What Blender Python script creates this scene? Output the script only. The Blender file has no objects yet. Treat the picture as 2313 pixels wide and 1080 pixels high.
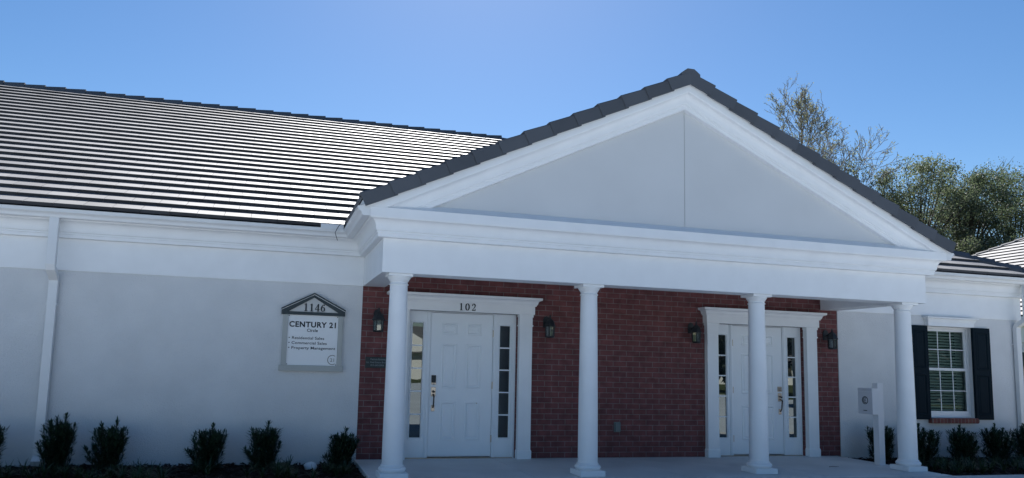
import bpy, math, random
from mathutils import Vector, Matrix
random.seed(7)
scene = bpy.context.scene
col = scene.collection

# ------------------------------------------------------------------ camera
cam_d = bpy.data.cameras.new("camera"); cam = bpy.data.objects.new("camera", cam_d); col.objects.link(cam)
FPX, CXP, CYP = 1677.43, 1065.23, 628.57
cam_d.sensor_width = 36.0; cam_d.sensor_fit = 'HORIZONTAL'
cam_d.lens = FPX / 2313.0 * 36.0
cam_d.shift_x = (1156.5 - CXP) / 2313.0
cam_d.shift_y = (CYP - 540.0) / 2313.0
cam_d.clip_start = 0.05; cam_d.clip_end = 2000
_a, _b, _c = [math.radians(v) for v in (15.1806, 6.5844, 1.5115)]
_f = Vector((math.sin(_a)*math.cos(_b), math.cos(_a)*math.cos(_b), math.sin(_b)))
_r = Vector((math.cos(_a), -math.sin(_a), 0)); _u = _r.cross(_f)
_r2 = _r*math.cos(_c) + _u*math.sin(_c); _u2 = -_r*math.sin(_c) + _u*math.cos(_c)
M4 = Matrix(((_r2.x, _u2.x, -_f.x, -2.2046), (_r2.y, _u2.y, -_f.y, -10.2058), (_r2.z, _u2.z, -_f.z, 1.318), (0, 0, 0, 1)))
cam.matrix_world = M4
scene.camera = cam

# ------------------------------------------------------------------ light
SUN_EL, SUN_AZ = 43.0, 15.0           # degrees; azimuth from +y (behind the building) towards +x
world = bpy.data.worlds.new("World"); scene.world = world; world.use_nodes = True
wn = world.node_tree.nodes; wl = world.node_tree.links
for n in list(wn): wn.remove(n)
sky = wn.new("ShaderNodeTexSky"); sky.sky_type = 'NISHITA'; sky.sun_disc = False
sky.sun_elevation = math.radians(SUN_EL); sky.sun_rotation = math.radians(SUN_AZ)
sky.altitude = 0; sky.air_density = 1.0; sky.dust_density = 0.18; sky.ozone_density = 3.0
hs = wn.new("ShaderNodeHueSaturation"); hs.inputs['Saturation'].default_value = 1.22; hs.inputs['Hue'].default_value = 0.502
bg = wn.new("ShaderNodeBackground"); bg.inputs['Strength'].default_value = 0.05
wo = wn.new("ShaderNodeOutputWorld")
wl.new(sky.outputs[0], hs.inputs['Color']); wl.new(hs.outputs[0], bg.inputs['Color']); wl.new(bg.outputs[0], wo.inputs['Surface'])
sd = bpy.data.lights.new("sun", 'SUN'); sd.energy = 5.0; sd.angle = math.radians(0.5); sd.color = (1.0, 0.965, 0.92)
sun = bpy.data.objects.new("sun", sd); col.objects.link(sun)
_e, _z = math.radians(SUN_EL), math.radians(SUN_AZ)
SUN_DIR = Vector((math.cos(_e)*math.sin(_z), math.cos(_e)*math.cos(_z), math.sin(_e)))
sun.rotation_euler = SUN_DIR.to_track_quat('Z', 'Y').to_euler(); sun.location = SUN_DIR * 60
vs = scene.view_settings
scene.display_settings.display_device = 'sRGB'
vs.view_transform = 'Standard'; vs.look = 'None'; vs.exposure = 1.24; vs.gamma = 1.0

# ------------------------------------------------------------------ materials
def mat(name, color, rough=0.5, spec=0.5, metal=0.0, bump=0.0, bscale=40.0, var=0.0, vscale=3.0, island=0.0, detail=6.0):
    m = bpy.data.materials.new(name); m.use_nodes = True
    nt = m.node_tree; b = nt.nodes["Principled BSDF"]
    b.inputs['Base Color'].default_value = (*color, 1); b.inputs['Roughness'].default_value = rough
    b.inputs['Specular IOR Level'].default_value = spec; b.inputs['Metallic'].default_value = metal
    tc = nt.nodes.new("ShaderNodeTexCoord")
    last = None
    if var > 0:
        n = nt.nodes.new("ShaderNodeTexNoise"); n.inputs['Scale'].default_value = vscale; n.inputs['Detail'].default_value = detail
        nt.links.new(tc.outputs['Object'], n.inputs['Vector'])
        r = nt.nodes.new("ShaderNodeMapRange"); r.inputs[1].default_value = 0.25; r.inputs[2].default_value = 0.75
        r.inputs[3].default_value = 1 - var; r.inputs[4].default_value = 1 + var
        nt.links.new(n.outputs['Fac'], r.inputs[0]); last = r.outputs[0]
    if island > 0:
        g = nt.nodes.new("ShaderNodeNewGeometry")
        r2 = nt.nodes.new("ShaderNodeMapRange"); r2.inputs[3].default_value = 1 - island; r2.inputs[4].default_value = 1 + island
        nt.links.new(g.outputs['Random Per Island'], r2.inputs[0])
        if last is None: last = r2.outputs[0]
        else:
            mm = nt.nodes.new("ShaderNodeMath"); mm.operation = 'MULTIPLY'
            nt.links.new(last, mm.inputs[0]); nt.links.new(r2.outputs[0], mm.inputs[1]); last = mm.outputs[0]
    if last is not None:
        v = nt.nodes.new("ShaderNodeVectorMath"); v.operation = 'SCALE'; v.inputs[0].default_value = color
        nt.links.new(last, v.inputs['Scale']); nt.links.new(v.outputs[0], b.inputs['Base Color'])
    if bump > 0:
        n2 = nt.nodes.new("ShaderNodeTexNoise"); n2.inputs['Scale'].default_value = bscale; n2.inputs['Detail'].default_value = 5
        nt.links.new(tc.outputs['Object'], n2.inputs['Vector'])
        bp = nt.nodes.new("ShaderNodeBump"); bp.inputs['Strength'].default_value = bump; bp.inputs['Distance'].default_value = 0.01
        nt.links.new(n2.outputs['Fac'], bp.inputs['Height']); nt.links.new(bp.outputs[0], b.inputs['Normal'])
    return m

def brick_mat(name, c1, c2, mortar, bw, rh, ms, soldier=False):
    m = bpy.data.materials.new(name); m.use_nodes = True
    nt = m.node_tree; b = nt.nodes["Principled BSDF"]; b.inputs['Roughness'].default_value = 0.8; b.inputs['Specular IOR Level'].default_value = 0.3
    tc = nt.nodes.new("ShaderNodeTexCoord"); sx = nt.nodes.new("ShaderNodeSeparateXYZ"); nt.links.new(tc.outputs['Object'], sx.inputs[0])
    ad = nt.nodes.new("ShaderNodeMath"); nt.links.new(sx.outputs['X'], ad.inputs[0]); nt.links.new(sx.outputs['Y'], ad.inputs[1])
    cx = nt.nodes.new("ShaderNodeCombineXYZ"); nt.links.new(ad.outputs[0], cx.inputs[0]); nt.links.new(sx.outputs['Z'], cx.inputs[1])
    br = nt.nodes.new("ShaderNodeTexBrick"); nt.links.new(cx.outputs[0], br.inputs['Vector'])
    br.inputs['Color1'].default_value = (*c1, 1); br.inputs['Color2'].default_value = (*c2, 1); br.inputs['Mortar'].default_value = (*mortar, 1)
    br.inputs['Scale'].default_value = 1.0; br.inputs['Mortar Size'].default_value = ms; br.inputs['Mortar Smooth'].default_value = 0.15
    br.inputs['Brick Width'].default_value = bw; br.inputs['Row Height'].default_value = rh; br.offset = 0.0 if soldier else 0.5
    n = nt.nodes.new("ShaderNodeTexNoise"); n.inputs['Scale'].default_value = 9; n.inputs['Detail'].default_value = 8; nt.links.new(tc.outputs['Object'], n.inputs['Vector'])
    r = nt.nodes.new("ShaderNodeMapRange"); r.inputs[1].default_value = 0.3; r.inputs[2].default_value = 0.7; r.inputs[3].default_value = 0.75; r.inputs[4].default_value = 1.25
    nt.links.new(n.outputs['Fac'], r.inputs[0])
    v = nt.nodes.new("ShaderNodeVectorMath"); v.operation = 'SCALE'; nt.links.new(br.outputs['Color'], v.inputs[0]); nt.links.new(r.outputs[0], v.inputs['Scale'])
    nt.links.new(v.outputs[0], b.inputs['Base Color'])
    n3 = nt.nodes.new("ShaderNodeTexNoise"); n3.inputs['Scale'].default_value = 120; nt.links.new(tc.outputs['Object'], n3.inputs['Vector'])
    mx = nt.nodes.new("ShaderNodeMath"); mx.operation = 'MULTIPLY_ADD'; mx.inputs[1].default_value = -1.0
    nt.links.new(br.outputs['Fac'], mx.inputs[0]); nt.links.new(n3.outputs['Fac'], mx.inputs[2])
    bp = nt.nodes.new("ShaderNodeBump"); bp.inputs['Strength'].default_value = 0.6; bp.inputs['Distance'].default_value = 0.006
    nt.links.new(mx.outputs[0], bp.inputs['Height']); nt.links.new(bp.outputs[0], b.inputs['Normal'])
    return m

def glass_mat(name, refl, body, see):
    m = bpy.data.materials.new(name); m.use_nodes = True
    nt = m.node_tree
    for n in list(nt.nodes): nt.nodes.remove(n)
    out = nt.nodes.new("ShaderNodeOutputMaterial")
    gl = nt.nodes.new("ShaderNodeBsdfGlossy"); gl.inputs['Roughness'].default_value = 0.01; gl.inputs['Color'].default_value = (0.92, 1.0, 0.98, 1)
    tc = nt.nodes.new("ShaderNodeTexCoord"); n = nt.nodes.new("ShaderNodeTexNoise"); n.inputs['Scale'].default_value = 2.5; n.inputs['Detail'].default_value = 1
    nt.links.new(tc.outputs['Object'], n.inputs['Vector'])
    bp = nt.nodes.new("ShaderNodeBump"); bp.inputs['Strength'].default_value = 0.06; bp.inputs['Distance'].default_value = 0.01
    nt.links.new(n.outputs['Fac'], bp.inputs['Height']); nt.links.new(bp.outputs[0], gl.inputs['Normal'])
    df = nt.nodes.new("ShaderNodeBsdfDiffuse"); df.inputs['Color'].default_value = (*body, 1)
    tr = nt.nodes.new("ShaderNodeBsdfTransparent"); tr.inputs['Color'].default_value = (0.75, 0.85, 0.82, 1)
    m1 = nt.nodes.new("ShaderNodeMixShader"); m1.inputs[0].default_value = see
    nt.links.new(df.outputs[0], m1.inputs[1]); nt.links.new(tr.outputs[0], m1.inputs[2])
    lw = nt.nodes.new("ShaderNodeFresnel"); lw.inputs['IOR'].default_value = 1.5
    ad = nt.nodes.new("ShaderNodeMath"); ad.operation = 'ADD'; ad.use_clamp = True; ad.inputs[1].default_value = refl
    nt.links.new(lw.outputs[0], ad.inputs[0])
    m2 = nt.nodes.new("ShaderNodeMixShader"); nt.links.new(ad.outputs[0], m2.inputs[0])
    nt.links.new(m1.outputs[0], m2.inputs[1]); nt.links.new(gl.outputs[0], m2.inputs[2]); nt.links.new(m2.outputs[0], out.inputs[0])
    return m

def leaf_mat(name, color, island=0.35, trans=0.25, rough=0.45):
    m = mat(name, color, rough=rough, spec=0.4 if rough < 0.6 else 0.2, island=island)
    nt = m.node_tree; b = nt.nodes["Principled BSDF"]; out = nt.nodes["Material Output"]
    tl = nt.nodes.new("ShaderNodeBsdfTranslucent")
    tl.inputs['Color'].default_value = (color[0]*1.15, color[1]*1.3, color[2]*0.9, 1)
    mx = nt.nodes.new("ShaderNodeMixShader"); mx.inputs[0].default_value = trans
    nt.links.new(b.outputs[0], mx.inputs[1]); nt.links.new(tl.outputs[0], mx.inputs[2]); nt.links.new(mx.outputs[0], out.inputs['Surface'])
    return m

M = dict(
    stucco=mat("stucco", (0.68, 0.69, 0.70), 0.9, 0.2, bump=0.9, bscale=85, var=0.06, vscale=2.0),
    panel=mat("gable_stucco", (0.62, 0.635, 0.65), 0.85, 0.2, bump=0.15, bscale=120, var=0.03, vscale=1.5),
    trim=mat("white_trim", (0.83, 0.845, 0.86), 0.5, 0.35, var=0.03, vscale=4, bump=0.04, bscale=30),
    gutter=mat("white_gutter", (0.74, 0.75, 0.76), 0.32, 0.5, var=0.03, vscale=5),
    door=mat("white_door", (0.81, 0.84, 0.865), 0.38, 0.4, var=0.02, vscale=3, bump=0.03, bscale=60),
    tile=mat("grey_roof_tile", (0.05, 0.053, 0.06), 0.57, 1.0, bump=0.15, bscale=60, var=0.12, vscale=1.2, island=0.16),
    barge=mat("grey_barge_tile", (0.085, 0.093, 0.108), 0.65, 0.3, bump=0.15, bscale=60, var=0.08, vscale=2, island=0.12),
    brick=brick_mat("red_brick", (0.168, 0.058, 0.056), (0.130, 0.048, 0.049), (0.19, 0.15, 0.145), 0.218, 0.0787, 0.0048),
    sillbrick=brick_mat("sill_brick", (0.20, 0.07, 0.055), (0.15, 0.05, 0.045), (0.24, 0.19, 0.17), 0.075, 0.4, 0.005, True),
    concrete=mat("concrete", (0.60, 0.60, 0.59), 0.85, 0.25, bump=0.2, bscale=70, var=0.12, vscale=1.4),
    walk=mat("walk_concrete", (0.52, 0.52, 0.51), 0.85, 0.25, bump=0.2, bscale=70, var=0.10, vscale=1.1),
    lot=mat("pale_concrete_lot", (0.46, 0.50, 0.54), 0.9, 0.3, bump=0.2, bscale=90, var=0.12, vscale=0.5),
    lawn=mat("lawn", (0.06, 0.075, 0.03), 0.95, 0.1, bump=0.5, bscale=20, var=0.3, vscale=0.4),
    soil=mat("mulch_soil", (0.022, 0.017, 0.015), 0.95, 0.15, bump=0.8, bscale=40, var=0.4, vscale=14),
    chip=mat("mulch_chip", (0.032, 0.022, 0.019), 0.9, 0.15, island=0.6),
    glass=glass_mat("door_glass", 0.085, (0.012, 0.016, 0.02), 0.0),
    wglass=glass_mat("window_glass", 0.04, (0.01, 0.018, 0.016), 0.85),
    dark=mat("dark_shade", (0.015, 0.018, 0.02), 0.9, 0.1, var=0.1),  # near-black colour stands in for shade behind the window and under tiles
    blind=mat("blind_slat", (0.55, 0.62, 0.56), 0.6, 0.3, var=0.05),
    shutter=mat("dark_green_shutter", (0.006, 0.014, 0.021), 0.7, 0.10, var=0.1, vscale=6, bump=0.05, bscale=50),
    black=mat("black_metal", (0.018, 0.022, 0.026), 0.5, 0.4, var=0.15, vscale=20),
    lampglass=glass_mat("lantern_glass", 0.08, (0.10, 0.11, 0.115), 0.35),
    nickel=mat("satin_nickel", (0.50, 0.43, 0.36), 0.32, 0.5, metal=1.0, var=0.08, vscale=30),
    bronze=mat("dark_bronze", (0.05, 0.04, 0.035), 0.4, 0.5, metal=0.6, var=0.1, vscale=30),
    signpanel=mat("sign_white", (0.78, 0.79, 0.80), 0.4, 0.4, var=0.015),
    signgrey=mat("sign_grey", (0.43, 0.44, 0.42), 0.7, 0.3, bump=0.1, bscale=60, var=0.04),
    signlight=mat("sign_light_grey", (0.58, 0.58, 0.57), 0.7, 0.3, bump=0.1, bscale=60, var=0.04),
    signdark=mat("sign_charcoal", (0.035, 0.05, 0.055), 0.55, 0.35, var=0.08),
    ink=mat("dark_lettering", (0.012, 0.016, 0.022), 0.5, 0.3, var=0.05),
    greyink=mat("grey_emblem", (0.25, 0.235, 0.20), 0.5, 0.3, var=0.05),
    plaque=mat("plaque_black", (0.012, 0.022, 0.025), 0.4, 0.4, var=0.1),
    plaqueink=mat("plaque_lettering", (0.16, 0.20, 0.21), 0.5, 0.3, var=0.05),
    outlet=mat("grey_outlet", (0.13, 0.16, 0.16), 0.5, 0.4, var=0.08, vscale=20),
    mailwhite=mat("mailbox_white", (0.72, 0.72, 0.74), 0.45, 0.4, var=0.03),
    mailgrey=mat("mailbox_face", (0.58, 0.58, 0.62), 0.45, 0.4, var=0.03),
    stone=mat("white_stone", (0.62, 0.64, 0.66), 0.8, 0.3, bump=0.4, bscale=30, var=0.12, vscale=12),
    shrub=leaf_mat("shrub_leaf", (0.022, 0.050, 0.030), 0.45, 0.12),
    stem=mat("shrub_stem", (0.045, 0.04, 0.025), 0.9, 0.2, var=0.2),
    tuft=leaf_mat("ground_cover_leaf", (0.022, 0.045, 0.020), 0.5, 0.15),
    oak=leaf_mat("oak_leaf", (0.14, 0.155, 0.12), 0.55, 0.38, 0.62),
    oak2=leaf_mat("oak_leaf_deep", (0.105, 0.125, 0.095), 0.55, 0.38, 0.62),
    twigleaf=leaf_mat("sparse_leaf", (0.30, 0.29, 0.22), 0.4, 0.3, 0.85),
    bark=mat("bark", (0.24, 0.215, 0.19), 0.95, 0.15, bump=0.6, bscale=12, var=0.25, vscale=3),
    darkbark=mat("dark_bark", (0.055, 0.048, 0.042), 0.95, 0.15, bump=0.6, bscale=12, var=0.25, vscale=3),
    farwall=mat("far_house_wall", (0.70, 0.69, 0.66), 0.85, 0.2, var=0.05),
    farroof=mat("far_house_roof", (0.10, 0.10, 0.10), 0.8, 0.3, var=0.15, vscale=2),
    farwood=leaf_mat("far_leaf", (0.014, 0.026, 0.014), 0.5, 0.1),
)

def seal(m, rough, f0, f90, power):           # sealed concrete: matt face-on, glossy at a grazing angle
    nt = m.node_tree; b = nt.nodes["Principled BSDF"]; out = nt.nodes["Material Output"]
    b.inputs['Specular IOR Level'].default_value = 0.1; b.inputs['Roughness'].default_value = 0.85
    g = nt.nodes.new("ShaderNodeBsdfGlossy"); g.distribution = 'MULTI_GGX'; g.inputs['Roughness'].default_value = rough; g.inputs['Color'].default_value = (0.97, 0.98, 1.0, 1)
    lw = nt.nodes.new("ShaderNodeLayerWeight"); lw.inputs['Blend'].default_value = 0.5
    pw = nt.nodes.new("ShaderNodeMath"); pw.operation = 'POWER'; pw.inputs[1].default_value = power
    ma = nt.nodes.new("ShaderNodeMath"); ma.operation = 'MULTIPLY_ADD'; ma.inputs[1].default_value = f90-f0; ma.inputs[2].default_value = f0
    nt.links.new(lw.outputs['Facing'], pw.inputs[0]); nt.links.new(pw.outputs[0], ma.inputs[0])
    ge = nt.nodes.new("ShaderNodeNewGeometry"); mr = nt.nodes.new("ShaderNodeMapRange"); mr.inputs[3].default_value = rough-.05; mr.inputs[4].default_value = rough+.05
    nt.links.new(ge.outputs['Random Per Island'], mr.inputs[0]); nt.links.new(mr.outputs[0], g.inputs['Roughness'])      # each tile its own gloss
    g.inputs['Color'].default_value = (0.97, 0.98, 1.0, 1)
    tn = nt.nodes.new("ShaderNodeTexNoise"); tn.inputs['Scale'].default_value = 1.3; tn.inputs['Detail'].default_value = 7; tc = nt.nodes.new("ShaderNodeTexCoord"); nt.links.new(tc.outputs['Object'], tn.inputs['Vector'])
    m2 = nt.nodes.new("ShaderNodeMapRange"); m2.inputs[1].default_value = .3; m2.inputs[2].default_value = .7; m2.inputs[3].default_value = .82; m2.inputs[4].default_value = 1.12
    m3 = nt.nodes.new("ShaderNodeMath"); m3.operation = 'MULTIPLY'; nt.links.new(tn.outputs['Fac'], m2.inputs[0]); nt.links.new(ma.outputs[0], m3.inputs[0]); nt.links.new(m2.outputs[0], m3.inputs[1]); ma = m3   # worn sealer
    mx = nt.nodes.new("ShaderNodeMixShader"); nt.links.new(ma.outputs[0], mx.inputs[0]); nt.links.new(b.outputs[0], mx.inputs[1]); nt.links.new(g.outputs[0], mx.inputs[2])
    if b.inputs['Normal'].links: nt.links.new(b.inputs['Normal'].links[0].from_socket, g.inputs['Normal'])
    nt.links.new(mx.outputs[0], out.inputs['Surface'])
seal(M['tile'], 0.66, 0.01, 0.235, 2.2)

# ------------------------------------------------------------------ mesh helpers
class MB:
    def __init__(s): s.v = []; s.f = []; s.sm = []
    def add(s, vs, fs, smooth=False):
        o = len(s.v); s.v += [tuple(p) for p in vs]
        for f in fs: s.f.append([i + o for i in f]); s.sm.append(smooth)
    def box(s, x0, x1, y0, y1, z0, z1):
        s.add([(x0,y0,z0),(x1,y0,z0),(x1,y1,z0),(x0,y1,z0),(x0,y0,z1),(x1,y0,z1),(x1,y1,z1),(x0,y1,z1)],
              [(0,3,2,1),(4,5,6,7),(0,1,5,4),(1,2,6,5),(2,3,7,6),(3,0,4,7)])
    def prism(s, poly, y0, y1):           # polygon in (x, z), counter-clockwise seen from -y
        n = len(poly)
        s.add([(p[0], y0, p[1]) for p in poly] + [(p[0], y1, p[1]) for p in poly],
              [list(range(n)), list(range(2*n-1, n-1, -1))] + [[(i+1) % n, i, n+i, n+(i+1) % n] for i in range(n)])
    def prismx(s, poly, x0, x1):          # polygon in (y, z), extruded along x
        n = len(poly)
        s.add([(x0, p[0], p[1]) for p in poly] + [(x1, p[0], p[1]) for p in poly],
              [list(range(n-1, -1, -1)), list(range(n, 2*n))] + [[i, (i+1) % n, n+(i+1) % n, n+i] for i in range(n)])
    def lathe(s, prof, cx, cy, n=32, z0=0.0, cap=True):
        vs = []; fs = []
        for r, z in prof:
            for k in range(n):
                t = 2*math.pi*k/n; vs.append((cx + r*math.cos(t), cy + r*math.sin(t), z0 + z))
        for j in range(len(prof)-1):
            for k in range(n):
                fs.append((j*n+k, j*n+(k+1) % n, (j+1)*n+(k+1) % n, (j+1)*n+k))
        s.add(vs, fs, True)
        if cap:
            s.add(vs[:n], [list(range(n-1, -1, -1))]); s.add(vs[-n:], [list(range(n))])
    def tube(s, pts, rad, n=8):
        pts = [Vector(p) for p in pts]; vs = []; fs = []
        rs = rad if isinstance(rad, (list, tuple)) else [rad]*len(pts)
        prev = None
        for i, p in enumerate(pts):
            d = (pts[min(i+1, len(pts)-1)] - pts[max(i-1, 0)]).normalized()
            if prev is None:
                a = d.orthogonal().normalized()
            else:
                a = (prev - d*prev.dot(d));  a = a.normalized() if a.length > 1e-6 else d.orthogonal().normalized()
            prev = a; b = d.cross(a)
            for k in range(n):
                t = 2*math.pi*k/n; vs.append(p + (a*math.cos(t) + b*math.sin(t))*rs[i])
        for i in range(len(pts)-1):
            for k in range(n): fs.append((i*n+k, i*n+(k+1) % n, (i+1)*n+(k+1) % n, (i+1)*n+k))
        s.add(vs, fs, True)
        s.add(vs[:n], [list(range(n-1, -1, -1))]); s.add(vs[-n:], [list(range(n))])
    def rectpipe(s, pts, w, d):           # rectangular pipe, width along x, in the (y, z) plane
        vs = []; fs = []
        for i, p in enumerate(pts):
            a = Vector(pts[max(i-1, 0)]); b = Vector(pts[min(i+1, len(pts)-1)]); t = (b-a).normalized()
            nrm = Vector((0, -t.z, t.y)); p = Vector(p)
            for sx, sn in ((-1, -1), (1, -1), (1, 1), (-1, 1)):
                vs.append(p + Vector((sx*w/2, 0, 0)) + nrm*(sn*d/2))
        for i in range(len(pts)-1):
            for k in range(4): fs.append((i*4+k, i*4+(k+1) % 4, (i+1)*4+(k+1) % 4, (i+1)*4+k))
        fs.append((3, 2, 1, 0)); o = (len(pts)-1)*4; fs.append((o, o+1, o+2, o+3))
        s.add(vs, fs)
    def sweep(s, path, normals, prof, closed=False, ends=True):
        # plan path with the outward normal of each segment; profile (offset, z)
        n = len(prof); vs = []; fs = []
        for i, P in enumerate(path):
            if i == 0: m = Vector(normals[0])
            elif i == len(path)-1: m = Vector(normals[-1])
            else: m = Vector(normals[i-1]) + Vector(normals[i])
            for e, z in prof: vs.append((P[0] + m.x*e, P[1] + m.y*e, z))
        last = n if closed else n-1
        for i in range(len(path)-1):
            for k in range(last):
                a, b2 = i*n+k, i*n+(k+1) % n
                fs.append((a, b2, b2+n, a+n))
        s.add(vs, fs)
        if closed and ends:
            o = (len(path)-1)*n; s.add(vs[:n], [list(range(n))]); s.add(vs[o:], [list(range(n-1, -1, -1))])
    def build(s, name, m, parent=None, bevel=0.0, fix=True):
        me = bpy.data.meshes.new(name); me.from_pydata(s.v, [], s.f); me.update()
        me.polygons.foreach_set("use_smooth", s.sm)
        me.materials.append(m)
        o = bpy.data.objects.new(name, me); col.objects.link(o)
        if parent is not None: o.parent = parent; 
        if fix:
            import bmesh
            bm = bmesh.new(); bm.from_mesh(me); bmesh.ops.recalc_face_normals(bm, faces=bm.faces); bm.to_mesh(me); bm.free()
        if bevel > 0:
            md = o.modifiers.new("bevel", 'BEVEL'); md.width = bevel; md.segments = 2; md.limit_method = 'ANGLE'; md.angle_limit = math.radians(40)
        return o

def tag(o, label=None, cat=None, group=None, kind=None):
    if label: o["label"] = label
    if cat: o["category"] = cat
    if group: o["group"] = group
    if kind: o["kind"] = kind
    return o
def empty(name, loc, rz=0.0):
    o = bpy.data.objects.new(name, None); o.location = loc; o.rotation_euler = (0, 0, rz); o.empty_display_size = 0.2
    col.objects.link(o); return o
def struct(o): o["kind"] = "structure"; return o
def copy_tree(o, parent=None):
    c = o.copy(); col.objects.link(c)
    if parent is not None: c.parent = parent
    for ch in [k for k in bpy.data.objects if k.parent == o]: copy_tree(ch, c)
    return c

def text_mesh(body, size, x, z, y, depth=0.004, align='LEFT', bold=0.0, space=1.0, wscale=1.0):
    # returns an MB holding upright lettering facing -y; (x, z) is the baseline start
    cu = bpy.data.curves.new("t", 'FONT'); cu.body = body; cu.size = size; cu.align_x = align; cu.offset = bold; cu.space_character = space
    cu.extrude = depth/2; cu.resolution_u = 4
    ob = bpy.data.objects.new("t", cu); col.objects.link(ob)
    dg = bpy.context.evaluated_depsgraph_get(); me = ob.evaluated_get(dg).to_mesh()
    mb = MB(); mb.add([(x + v.co.x*wscale, y - v.co.z, z + v.co.y) for v in me.vertices], [list(p.vertices) for p in me.polygons])
    ob.evaluated_get(dg).to_mesh_clear(); bpy.data.objects.remove(ob); bpy.data.curves.remove(cu)
    return mb

def text_words(body, *a, **k):           # the same lettering, one MB per word
    full = text_mesh(body, *a, **k); parts = body.split(" "); cuts = []
    for i in range(1, len(parts)): cuts.append(max(v[0] for v in text_mesh(" ".join(parts[:i]), *a, **k).v) + 0.001)
    out = [MB() for _ in parts]
    for f in full.f:
        i = sum(1 for c in cuts if min(full.v[q][0] for q in f) > c); out[i].add([full.v[q] for q in f], [tuple(range(len(f)))])
    return out

# serif digits as tapered strokes: unit box 0..0.62 wide, 0..1 high
def arc(cx, cz, rx, rz, a0, a1, n=20): return [(cx + rx*math.cos(math.radians(a0+(a1-a0)*i/n)), cz + rz*math.sin(math.radians(a0+(a1-a0)*i/n))) for i in range(n+1)]
def wvar(pts, thin, thick):
    out = []
    for i in range(len(pts)):
        a = pts[max(i-1, 0)]; b = pts[min(i+1, len(pts)-1)]; dx, dz = b[0]-a[0], b[1]-a[1]; l = math.hypot(dx, dz) or 1
        out.append(thin + (thick-thin)*abs(dz/l)**1.5)
    return out
def digit_strokes(d):
    S = []
    if d == '1':
        S.append(([(0.33, 0.02), (0.33, 1.0)], [0.17, 0.17])); S.append(([(0.12, 0.03), (0.54, 0.03)], [0.06, 0.06])); S.append(([(0.12, 0.83), (0.36, 0.97)], [0.04, 0.09]))
    elif d == '0':
        p = arc(0.32, 0.5, 0.24, 0.46, 0, 360, 32); S.append((p, wvar(p, 0.06, 0.17)))
    elif d == '2':
        p = arc(0.31, 0.71, 0.22, 0.25, 165, -30, 18) + [(0.34, 0.36), (0.2, 0.2), (0.08, 0.06)]; S.append((p, [0.14] + [0.08]*5 + [0.15]*10 + [0.13]*(len(p)-19) + [0.06]*3))
        S.append(([(0.06, 0.06), (0.56, 0.06)], [0.11, 0.11])); S.append(([(0.54, 0.05), (0.57, 0.26)], [0.08, 0.04])); S.append((arc(0.13, 0.73, 0.04, 0.04, 0, 360, 10), [0.07]*11))
    elif d == '4':
        S.append(([(0.44, 0.03), (0.44, 1.0)], [0.16, 0.16])); S.append(([(0.06, 0.29), (0.44, 0.97)], [0.06, 0.07])); S.append(([(0.03, 0.28), (0.64, 0.28)], [0.08, 0.08])); S.append(([(0.28, 0.03), (0.6, 0.03)], [0.06, 0.06]))
    elif d == '6':
        p = arc(0.32, 0.31, 0.21, 0.27, 0, 360, 28); S.append((p, wvar(p, 0.06, 0.15)))
        q = arc(0.54, 0.34, 0.43, 0.6, 100, 185, 18); S.append((q, [0.05 + 0.1*min(1, i/9) for i in range(len(q))])); S.append((arc(0.50, 0.87, 0.03, 0.03, 0, 360, 10), [0.08]*11))
    return S
def digits_mb(txt, h, xc, z, y, adv=0.66, depth=0.008):
    mb = MB(); w = adv*h; x = xc - w*len(txt)/2
    for i, ch in enumerate(txt):
        for j, (pts, ws) in enumerate(digit_strokes(ch)):
            dd = depth + 0.0006*j
            n = len(pts); L = []; R = []
            for k in range(n):
                a = pts[max(k-1, 0)]; b = pts[min(k+1, n-1)]
                if pts[0] == pts[-1] or (abs(pts[0][0]-pts[-1][0]) < 1e-6 and abs(pts[0][1]-pts[-1][1]) < 1e-6):
                    a = pts[(k-1) % (n-1)]; b = pts[(k+1) % (n-1)]
                dx, dz = b[0]-a[0], b[1]-a[1]; l = math.hypot(dx, dz) or 1; nx, nz = -dz/l, dx/l; hw = ws[min(k, len(ws)-1)]/2
                L.append((pts[k][0]+nx*hw, pts[k][1]+nz*hw)); R.append((pts[k][0]-nx*hw, pts[k][1]-nz*hw))
            vs = []; fs = []
            for (q, yy) in ((L, y-dd), (R, y-dd), (R, y), (L, y)):
                vs += [(x + px*h, yy, z + pz*h) for px, pz in q]
            for k in range(n-1):
                for a in range(4):
                    b = (a+1) % 4; fs.append((a*n+k, b*n+k, b*n+k+1, a*n+k+1))
            fs.append((0, n, 2*n, 3*n)); fs.append((n-1, 4*n-1, 3*n-1, 2*n-1))
            mb.add(vs, fs)
        x += w
    return mb

# ------------------------------------------------------------------ key dimensions (metres; x along the front, y into the building, z up)
PL, PR, D = -0.976, 6.812, 1.739          # portico sides and depth
ZB, ZT = 2.345, 2.742                     # underside / top of the white beam and frieze
AX = (PL+PR)/2                            # gable centre line
XW, XE = -22.0, 10.74                     # ends of the main building
YB = 15.3                                 # back wall
YS, YBR, YD = 0.02, 0.03, 0.105           # stucco, brick, door-unit planes
EAVE_Y, EAVE_Z = -0.28, 3.092
BETA = math.radians(27.0); ECOURSE = 0.35; NC = 25; TT = 0.043
RIDGE_RUN = NC*ECOURSE*math.cos(BETA); RIDGE_Y = EAVE_Y + RIDGE_RUN; RIDGE_Z = EAVE_Z + NC*ECOURSE*math.sin(BETA)
PS = 0.474                                # slope of the portico roof
TZ = 4.715                                # top of the gable panel

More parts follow.
